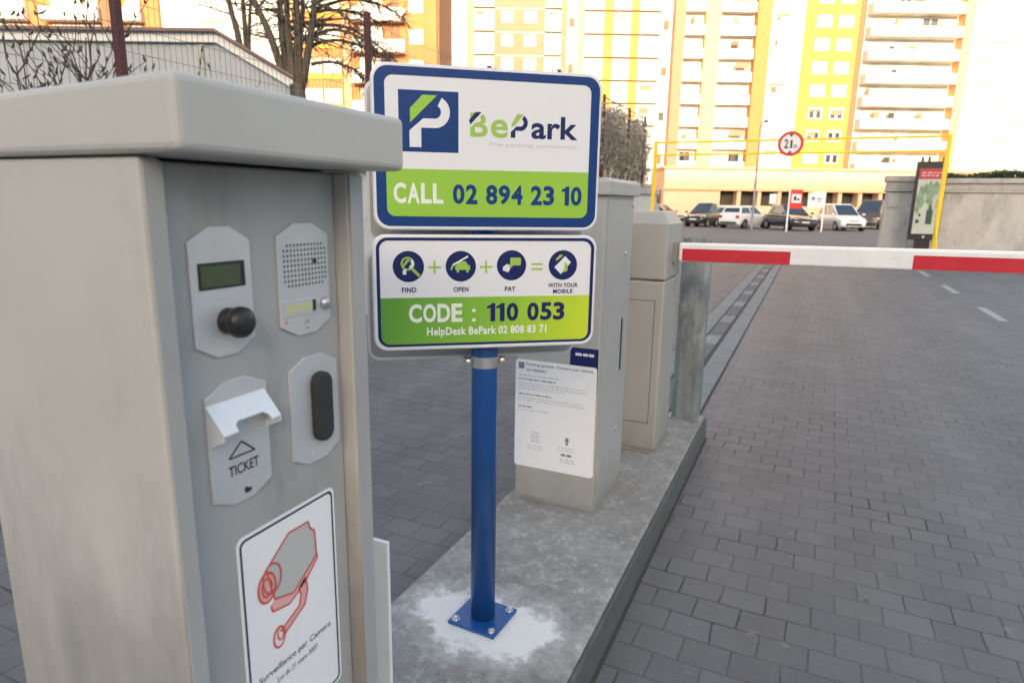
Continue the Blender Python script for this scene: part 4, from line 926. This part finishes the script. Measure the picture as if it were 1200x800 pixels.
# 4 yellow block
b4 = root_at('apartment_block', 'tall bright yellow apartment block with two columns of small windows', 'building', 34, 86, GR)
slab(MB(), 28.95, 33.0, 80.4, 92, 0, TOP).build('white_wall', 'facade_white', b4)
slab(MB(), 33.0, 39.0, 80.0, 92, 0, TOP).build('yellow_wall', 'facade_yellow', b4)
for k, z in enumerate(FZ):
    for a0, a1 in ((34.2, 35.9), (36.7, 38.4)):
        g_ = 'window_glass' if (k in (2, 3) or (k == 1 and a0 > 36)) and True else 'warm_glass'
        window(b4, a0, a1, z+1.0, z+2.3, 79.99, 'warm_glass')
        if g_ == 'window_glass':
            for q in (.15, .95): slab(MB(), a0+q+.06, a0+q+.56, 79.945, 79.975, z+1.15, z+2.0).build('open_sash', 'window_glass', b4)
    window(b4, 29.6, 30.9, z+1.0, z+2.2, 80.39)
    if k in (1, 4, 7): slab(MB(), 29.5, 31.2, 80.25, 80.401, z+2.2, z+2.45).build('blind', 'facade_peach', b4)
# 5 balcony block on the right
b5 = root_at('apartment_block', 'tall white apartment block with deep balconies edged in brown, at the right', 'building', 45, 86, GR)
slab(MB(), 39.9, 51.5, 80.6, 92, 0, TOP).build('wall', 'facade_white', b5)
slab(MB(), 39.0, 39.9, 80.3, 92, 0, TOP).build('recess', 'facade_brown', b5)
slab(MB(), 50.6, 51.6, 79.2, 80.601, 0, TOP).build('pier', 'facade_pale_yellow', b5)
for k, z in enumerate(FZ[1:]):
    mb = MB()
    balcony(b5, 40.1, 50.5, z, 79.2, 80.6, 'facade_white', 1.1, 'facade_orange' if k % 2 else 'facade_line')
    for a0, a1 in ((40.8, 42.6), (43.6, 45.0), (46.5, 48.4)): window(b5, a0, a1, z+.9, z+2.25, 80.59, 'window_glass' if rnd.random() < .08 else 'warm_glass')
# things standing on the balconies and at windows: blinds, boxes, drying racks
rc = random.Random(90)
for par, spans, d, zs in ((b3, ((19.3, 21.3), (23.4, 27.1)), 80.2, [z for z in FZ if z > 5]), (b5, ((40.4, 50.2),), 79.8, FZ[1:])):
    for z in zs:
        for a0, a1 in spans:
            for _ in range(rc.choice((0, 1, 1, 2)) if a1-a0 < 5 else rc.choice((1, 2, 3, 4))):
                x = rc.uniform(a0, a1-.9); ww = rc.uniform(.18, .8)
                slab(MB(), x, x+ww, d, d+.2, z+.17, z+rc.uniform(1.25, 1.95)).build('balcony_clutter', rc.choice(('facade_brown', 'facade_orange', 'dark_opening', 'facade_peach', 'sign_back', 'facade_brown')), par)
for par, a0, a1, d in ((b1, -4.9, -3.0, 79.94), (b1, 3.6, 5.0, 79.94), (b2, 8.0, 9.7, 80.53), (b2, 11.4, 12.8, 80.53), (b2, 14.4, 16.1, 80.53), (b4, 34.3, 35.8, 79.94), (b4, 36.8, 38.3, 79.94), (b4, 29.7, 30.8, 80.33)):
    for z in FZ[2:]:
        if rc.random() < .55:
            hgt = rc.uniform(.2, .7); w2 = rc.uniform(.3, 1)*(a1-a0)
            slab(MB(), a0+.08, a0+w2-.08, d, d+.03, z+2.1-hgt, z+2.1).build('blind', rc.choice(('facade_brown', 'sign_back', 'facade_peach', 'facade_line')), par)
# 6 further block closing the view at the far right
b6 = root_at('apartment_block', 'pale far apartment block beyond the right edge of the yellow one', 'building', 62, 96, GR)
b6['label'] = 'pale peach apartment block farthest right, standing back from the others'
slab(MB(), 55.5, 74, 92, 104, 0, 27).build('wall', 'facade_white', b6)
for k, z in enumerate(FZ[:9]):
    for a0 in (56.6, 59.6, 62.6, 65.6, 68.6): window(b6, a0, a0+1.6, z+.9, z+2.2, 91.99, 'warm_glass', 'facade_peach')
    slab(MB(), 55.5, 74, 91.85, 92.001, z-.05, z+.06).build('floor_line', 'facade_peach', b6)
# 7 left brick block
b7 = root_at('apartment_block', 'orange brick apartment block with white balconies behind the bare trees', 'building', -13, 66, GR)
slab(MB(), -19.6, -7.0, 60.3, 72, 0, 26).build('wall', 'facade_orange', b7)
slab(MB(), -7.8, -6.9, 60.0, 60.31, 0, 26).build('pier', 'facade_orange', b7); slab(MB(), -6.98, -6.7, 60.4, 72, 0, 26).build('flank', 'facade_brown', b7)
slab(MB(), -19.6, -18.9, 60.0, 60.31, 0, 26).build('pier', 'facade_pale_yellow', b7); slab(MB(), -15.0, -14.4, 60.05, 60.31, 0, 26).build('pier', 'facade_pale_yellow', b7)
for k in range(10):
    z = 1.35+2.5*k
    balcony(b7, -14.2, -9.6, z+.15, 59.4, 60.3, 'facade_white', 1.0, 'facade_orange')
    window(b7, -18.6, -17.0, z+1.0, z+2.2, 60.29); window(b7, -16.8, -15.3, z+1.0, z+2.2, 60.29); window(b7, -13.6, -11.6, z+.9, z+2.3, 60.29); window(b7, -9.3, -8.1, z+.95, z+2.15, 60.29)
    mb = MB(); slab(mb, -19.0, -15.2, 60.2, 60.301, z+.5, z+.9).build('yellow_panel', 'facade_yellow', b7)
    if k in (5, 6): slab(MB(), -10.9, -10.2, 60.1, 60.302, z+.9, z+2.3).build('dark_shutter', 'facade_brown', b7)
# 8 white plain block and 9 far-left orange one
b8 = root_at('apartment_block', 'plain white windowless gable of an apartment block above the white shed', 'building', -25, 66, GR)
slab(MB(), -31.9, -19.65, 61, 72, 0, 26).build('wall', 'facade_white', b8)
slab(MB(), -32.2, -31.0, 60.6, 61.001, 0, 26).build('pier', 'facade_orange', b8)
for z in (16.4, 11.4): slab(MB(), -27.5, -25.8, 60.9, 61.001, z, z+.18).build('ledge', 'facade_pale_yellow', b8)
b9 = root_at('apartment_block', 'orange brick apartment block with stacked white balconies, leftmost', 'building', -38, 66, GR)
slab(MB(), -56, -32.25, 61, 72, 0, 26).build('wall', 'facade_orange', b9)
slab(MB(), -35.8, -34.6, 60.4, 61.001, 0, 26).build('column', 'facade_brown', b9)
for k in range(10):
    z = 1.35+2.5*k
    for a0, a1 in ((-34.5, -32.4), (-41.0, -36.0), (-47.6, -42.4), (-54, -49)):
        balcony(b9, a0, a1, z, 60.1, 61.0, 'facade_white', 1.0, 'facade_brown'); window(b9, a0+.5, a1-.4, z+1.0, z+2.3, 60.99)
# 10 low building in the gap
b10 = root_at('low_building', 'low tan building filling the gap between the orange and the panelled blocks', 'building', -6, 100, None)
slab(MB(), -9.6, -5.0, 96, 104, 0, 18.2).build('wall', 'facade_peach', b10); slab(MB(), -10.2, -6.4, 95.6, 104.3, 18.2, 19.4).build('roof', 'dark_opening', b10)
# podium in front of the blocks
pd_ = root_at('podium_building', 'long low stone podium with a row of dark openings behind the parked cars', 'building', 30, 76)
slab(MB(), 16.6, 75, 74, 79.2, 3.25, 5.5).build('upper_wall', 'podium_stone', pd_)
slab(MB(), 16.6, 75, 75.4, 79.2, 0, 3.25).build('back_wall', 'dark_opening', pd_)
slab(MB(), 16.6, 75, 74.1, 75.4, 0, 1.62).build('lower_wall', 'podium_stone', pd_)
slab(MB(), 16.6, 22.9, 74.05, 75.4, 1.62, 3.25).build('end_wall', 'podium_stone', pd_)
slab(MB(), 16.4, 75, 73.7, 79.3, 5.5, 5.75).build('cornice', 'facade_pale_yellow', pd_)
slab(MB(), 16.4, 75, 73.85, 74.0, 3.2, 3.42).build('lintel', 'facade_pale_yellow', pd_)
a = 24.8
for k in range(24):
    slab(MB(), a, a+.42, 74.08, 75.4, 1.62, 3.25).build('pillar', 'podium_stone', pd_); a += 2.25
# the tall terrace across the street behind the photographer, whose shadow lies over the car park
oc_ = thing('street_terrace', 'long brick apartment terrace behind the photographer that shades the car park', 'building', tuple(bw(0, -96, 0)))
slab(MB(), -190, 190, -104, -90, 0, OCC_H).build('wall', 'facade_white', oc_)
slab(MB(), -190.3, 190.3, -104.3, -89.7, OCC_H, OCC_H+.3).build('roof', 'shed_roof', oc_)
wn_ = MB()
for fl in range(10):
    for k in range(60): slab(wn_, -180+6*k, -178+6*k, -90.02, -89.97, 2.5+3.1*fl, 4.2+3.1*fl)
wn_.build('windows', 'window_glass', oc_)['kind'] = 'stuff'

# ------------------------------------------------------------------ cars
def car(name, label, paint, loc, heading, L_=4.2, W=1.76, H_=1.46, hood=.98, bonnet=.95, deck=.35, tail=1.02, kind='hatch', wheel=.31):
    """x = forward. parts: body, cabin glass, roof, wheels, lamps, plates"""
    t = thing(name, label, 'car', (0, 0, 0), 'cars parked across the lot')
    h = W/2; xf, xb = L_/2, -L_/2; zb = .24; belt = hood
    # body: ring stations front to back: (x, z top, half width, z bottom)
    st = [(xf, .62, h*.70, .34), (xf-.10, .74, h*.90, .26), (xf-.40, .84, h, zb), (xf-bonnet, belt-.02, h, zb), (xf-bonnet-.6, belt, h, zb), (xb+.9, belt+.03, h, zb), (xb+.25, tail, h*.98, zb), (xb+.05, tail-.10, h*.92, .30), (xb, tail-.35, h*.84, .36)]
    vs = []; n = 8
    for x, zt, hw, z0 in st:
        zm = z0+(zt-z0)*.55
        vs += [(x, -hw*.92, z0), (x, -hw, zm), (x, -hw*.97, zt-.06), (x, -hw*.86, zt), (x, hw*.86, zt), (x, hw*.97, zt-.06), (x, hw, zm), (x, hw*.92, z0)]
    fs = [(i*n+k, i*n+(k+1) % n, (i+1)*n+(k+1) % n, (i+1)*n+k) for i in range(len(st)-1) for k in range(n)]+[tuple(range(n)), tuple(range((len(st)-1)*n, len(st)*n))]
    MB().add(vs, fs).build('body', paint, t, bevel=.03, smooth=True, seg=3)
    # cabin
    x0, x1 = xf-bonnet+.02, xf-bonnet-.75*(H_-belt)/.48; y0 = h*.90; y1 = h*.70
    x3 = xb+deck; x2 = x3+(.30 if kind == 'hatch' else .55)
    zt = H_-.05
    base = [(x0, -y0+.05, belt-.03), (x0, y0-.05, belt-.03), (x3, y0-.03, tail-.02), (x3, -y0+.03, tail-.02)]
    topq = [(x1, -y1, zt), (x1, y1, zt), (x2, y1, zt), (x2, -y1, zt)]
    MB().add(base+topq, [(0,1,2,3), (4,5,6,7), (0,1,5,4), (1,2,6,5), (2,3,7,6), (3,0,4,7)]).build('cabin_pillars', paint, t, bevel=.04, smooth=False)
    cen = V(((x0+x3)/2, 0, (belt+zt)/2))
    def glass(nm, q, m=.07):
        q = [V(p) for p in q]; c = sum(q, V())/4; nrm = (q[1]-q[0]).cross(q[2]-q[0]).normalized()
        if nrm.dot(c-cen) < 0: nrm = -nrm
        o = []
        for i, p in enumerate(q):
            a = (q[(i+1) % 4]-p).normalized(); b_ = (q[i-1]-p).normalized(); o.append(p+a*m*1.1+b_*m*1.1)
        mb = MB(); mb.add([p-nrm*.05 for p in o]+[p+nrm*.008 for p in o], [(3,2,1,0), (4,5,6,7)]+[(i, (i+1) % 4, 4+(i+1) % 4, 4+i) for i in range(4)]); mb.build(nm, 'car_glass', t)
    glass('windscreen', [base[0], base[1], topq[1], topq[0]]); glass('rear_window', [base[2], base[3], topq[3], topq[2]], .10)
    for s in (0, 1):
        b_, tp = ((base[1], base[2]), (topq[1], topq[2])) if s else ((base[0], base[3]), (topq[0], topq[3]))
        mid = lambda p, q, f: tuple(p[i]+(q[i]-p[i])*f for i in range(3))
        for f0, f1 in ((0, .5), (.5, 1)): glass('side_window', [mid(b_[0], b_[1], f0), mid(b_[0], b_[1], f1), mid(tp[0], tp[1], f1), mid(tp[0], tp[1], f0)], .055)
    MB().add([(x, y, z) for z, e in ((zt-.02, 0), (H_, -.10)) for x, y in ((x1-e*0+e, -y1-e*.6), (x1+e, y1+e*.6), (x2-e, y1+e*.6), (x2-e, -y1-e*.6))], [(3,2,1,0), (4,5,6,7)]+[(i, (i+1) % 4, 4+(i+1) % 4, 4+i) for i in range(4)]).build('roof', paint, t, bevel=.03, smooth=True)
    for x in (xf-.80, xb+.74):
        for s in (-1, 1):
            wl_ = MB().lathe((x, s*(h-.20), wheel), (0, s, 0), [(wheel*.6, 0), (wheel, .02), (wheel, .17), (wheel*.93, .20), (wheel*.66, .205), (wheel*.64, .18)], 24).build('wheel', 'tyre', t)
            MB().lathe((x, s*(h-.02), wheel), (0, s, 0), [(wheel*.64, 0), (wheel*.60, .018), (wheel*.2, .010), (.02, .016)], 20).build('rim', 'rim', wl_)
            ar = MB(); ar.ring(Fr((x, s*(h+.004), wheel), (1, 0, 0), (0, 0, s)), circle(0, 0, wheel*1.16, 24), circle(0, 0, wheel*.99, 24), 0); ar.build('wheel_arch', 'dark_rubber', t)
    for s in (-1, 1):
        MB().add([(xf-.06, s*h*.42, .66), (xf-.05, s*h*.74, .64), (xf-.40, s*h*1.00, .76), (xf-.36, s*h*.90, .85), (xf-.13, s*h*.60, .78)], [(0, 1, 2, 3, 4)]).build('headlight', 'lamp_clear', t)
        slb = MB(); slb.bx(xb-.012, xb+.10, min(s*h*.60, s*h*.90), max(s*h*.60, s*h*.90), tail-.34, tail-.14); slb.build('taillight', 'lamp_red', t, bevel=.02)
        mr = MB().bx(xf-bonnet-.20, xf-bonnet-.02, min(s*(h+.01), s*(h+.17)), max(s*(h+.01), s*(h+.17)), belt+.02, belt+.15); mr.build('mirror', paint, t, bevel=.03)
    MB().bx(xf-.06, xf+.012, -h*.55, h*.55, .36, .50).build('lower_grille', 'dark_rubber', t, bevel=.01)
    MB().bx(xf-.10, xf-.012, -h*.36, h*.36, .60, .68).build('grille', 'dark_rubber', t, bevel=.01)
    MB().bx(xf-.02, xf+.02, -.26, .26, .51, .60).build('number_plate', 'plate_paper', t); MB().bx(xb-.02, xb+.02, -.26, .26, .56, .67).build('number_plate', 'plate_paper', t)
    MB().bx(xb-.015, xb+.1, -h*.7, h*.7, .34, .46).build('rear_bumper_trim', 'dark_rubber', t, bevel=.01)
    t.location = loc; t.rotation_euler = (0, 0, heading); return t
TOCAM = lambda x, y: math.atan2(-y, -x)
def place(px_a, depth): p = bw(px_a, depth, 0); return (p.x, p.y, 0.0)
def car_at(a, d, turn, **k):
    p = place(a, d); return car(k.pop('name', 'parked_car'), k.pop('label'), k.pop('paint'), p, math.atan2(-p[1], -p[0])+radians(turn), **k)
car_at(14.0, 49.2, -24, label='small black hatchback with its pale headlights to us, leftmost of the row', paint='car_black', L_=3.1, W=1.66, H_=1.74, bonnet=.75, deck=.12, hood=.98, tail=1.0)
car_at(16.3, 53.5, -40, label='silver hatchback half hidden between the small black and the white car', paint='car_silver', L_=4.1, W=1.74, H_=1.48, deck=.2)
car_at(16.6, 47.6, 150, label='white car seen from behind with red tail lamps, beside the grey lamp pole', paint='car_white', L_=4.2, W=1.76, H_=1.54, deck=.25, tail=1.04)
car_at(18.85, 45.2, 27, label='dark navy saloon facing right with its bonnet towards us, behind the red sign', paint='car_navy', L_=4.5, W=1.84, H_=1.66, bonnet=1.1, deck=.45, tail=1.02, kind='saloon', hood=1.04)
car_at(22.85, 46.2, 22, name='parked_van', label='white people carrier with a large sloping windscreen, rightmost white vehicle', paint='car_white', L_=4.4, W=1.84, H_=1.80, bonnet=.95, deck=.10, hood=1.02, tail=1.08)
car_at(27.6, 51, -12, name='parked_van', label='tall dark brown van partly hidden by the concrete wall', paint='car_brown', L_=4.9, W=1.95, H_=2.15, bonnet=.8, deck=.10, hood=1.25, tail=1.45)
car_at(12.2, 55.5, 55, label='dark brown car half hidden behind the small black hatchback', paint='car_brown', L_=4.2, W=1.75, H_=1.6, deck=.2)

# ------------------------------------------------------------------ small signs and the lamp pole in the lot
FB = lambda a, d: Fr(bw(a, d, 0), rt0, UP)
rsn = thing('red_sign', 'upright red sign with a white square on a white pole before the navy car', 'sign', tuple(bw(17.35, 41, 0)))
f = FB(17.35, 41)
MB().cyl(bw(16.98, 41.05, .01), bw(16.98, 41.05, 2.62), .05, 12).build('pole', 'white_post', rsn)
pn_ = MB().prism(f, rect(-.34, .42, 1.42, 2.58), -.04, 0).build('panel', 'road_sign_red', rsn, bevel=.008)
MB().flat(f, rect(-.25, .33, 1.78, 2.30), .004).build('white_square', 'sign_white', pn_)
MB().flat(f, rrect(-.12, .06, 1.92, 2.18, .05), .008).flat(f, rect(.10, .24, 1.92, 2.06), .008).build('symbol', 'ink', pn_)
wsn = thing('white_sign', 'white notice board on a white pole between the red sign and the white people carrier', 'sign', tuple(bw(19.1, 41.3, 0)))
f = FB(18.75, 41.3)
MB().cyl(bw(19.30, 41.36, .01), bw(19.30, 41.36, 2.5), .05, 12).build('pole', 'white_post', wsn)
pn_ = MB().prism(f, rect(-.50, .60, 1.52, 2.50), -.04, 0).build('panel', 'sign_white', wsn, bevel=.008)
MB().flat(f, circle(-.18, 2.06, .12, 20), .004).flat(f, rect(.08, .34, 2.0, 2.1), .004).flat(f, rect(.12, .30, 1.86, 1.92), .004).build('symbol', 'ink_soft', pn_)
MB().flat(f, [(-.50, 2.50), (-.15, 2.50), (-.50, 2.30)], .005).build('yellow_corner', 'gantry_yellow', pn_)
lp = thing('lamp_pole', 'slim grey lamp pole rising beside the white car', 'lamp post', tuple(bw(16.05, 44.5, 0)))
MB().tube([bw(16.05, 44.5, .01), bw(16.05, 44.5, 1.0), bw(16.05, 44.5, 6.6)], [.10, .075, .05], 12).build('pole', 'galvanised', lp)
MB().tube([bw(16.05, 44.5, 6.55), bw(16.05, 44.4, 6.8), bw(16.05, 43.6, 6.9)], [.04, .035, .03], 8).build('bracket', 'galvanised', lp)
MB().lathe(bw(16.05, 43.9, 6.88), -fwd0, [(.04, 0), (.10, .1), (.11, .5), (.05, .62)], 12).build('lantern', 'galvanised', lp)
sp = thing('small_sign', 'small square white sign on a thin post behind the white car', 'sign', tuple(bw(18.0, 46.2, 0)))
f = FB(17.98, 46.2)
MB().cyl(bw(17.98, 46.25, .01), bw(17.98, 46.25, 2.45), .03, 10).build('pole', 'galvanised', sp)
MB().prism(f, rect(-.24, .24, 1.72, 2.40), -.03, 0).build('panel', 'sign_white', sp, bevel=.006)
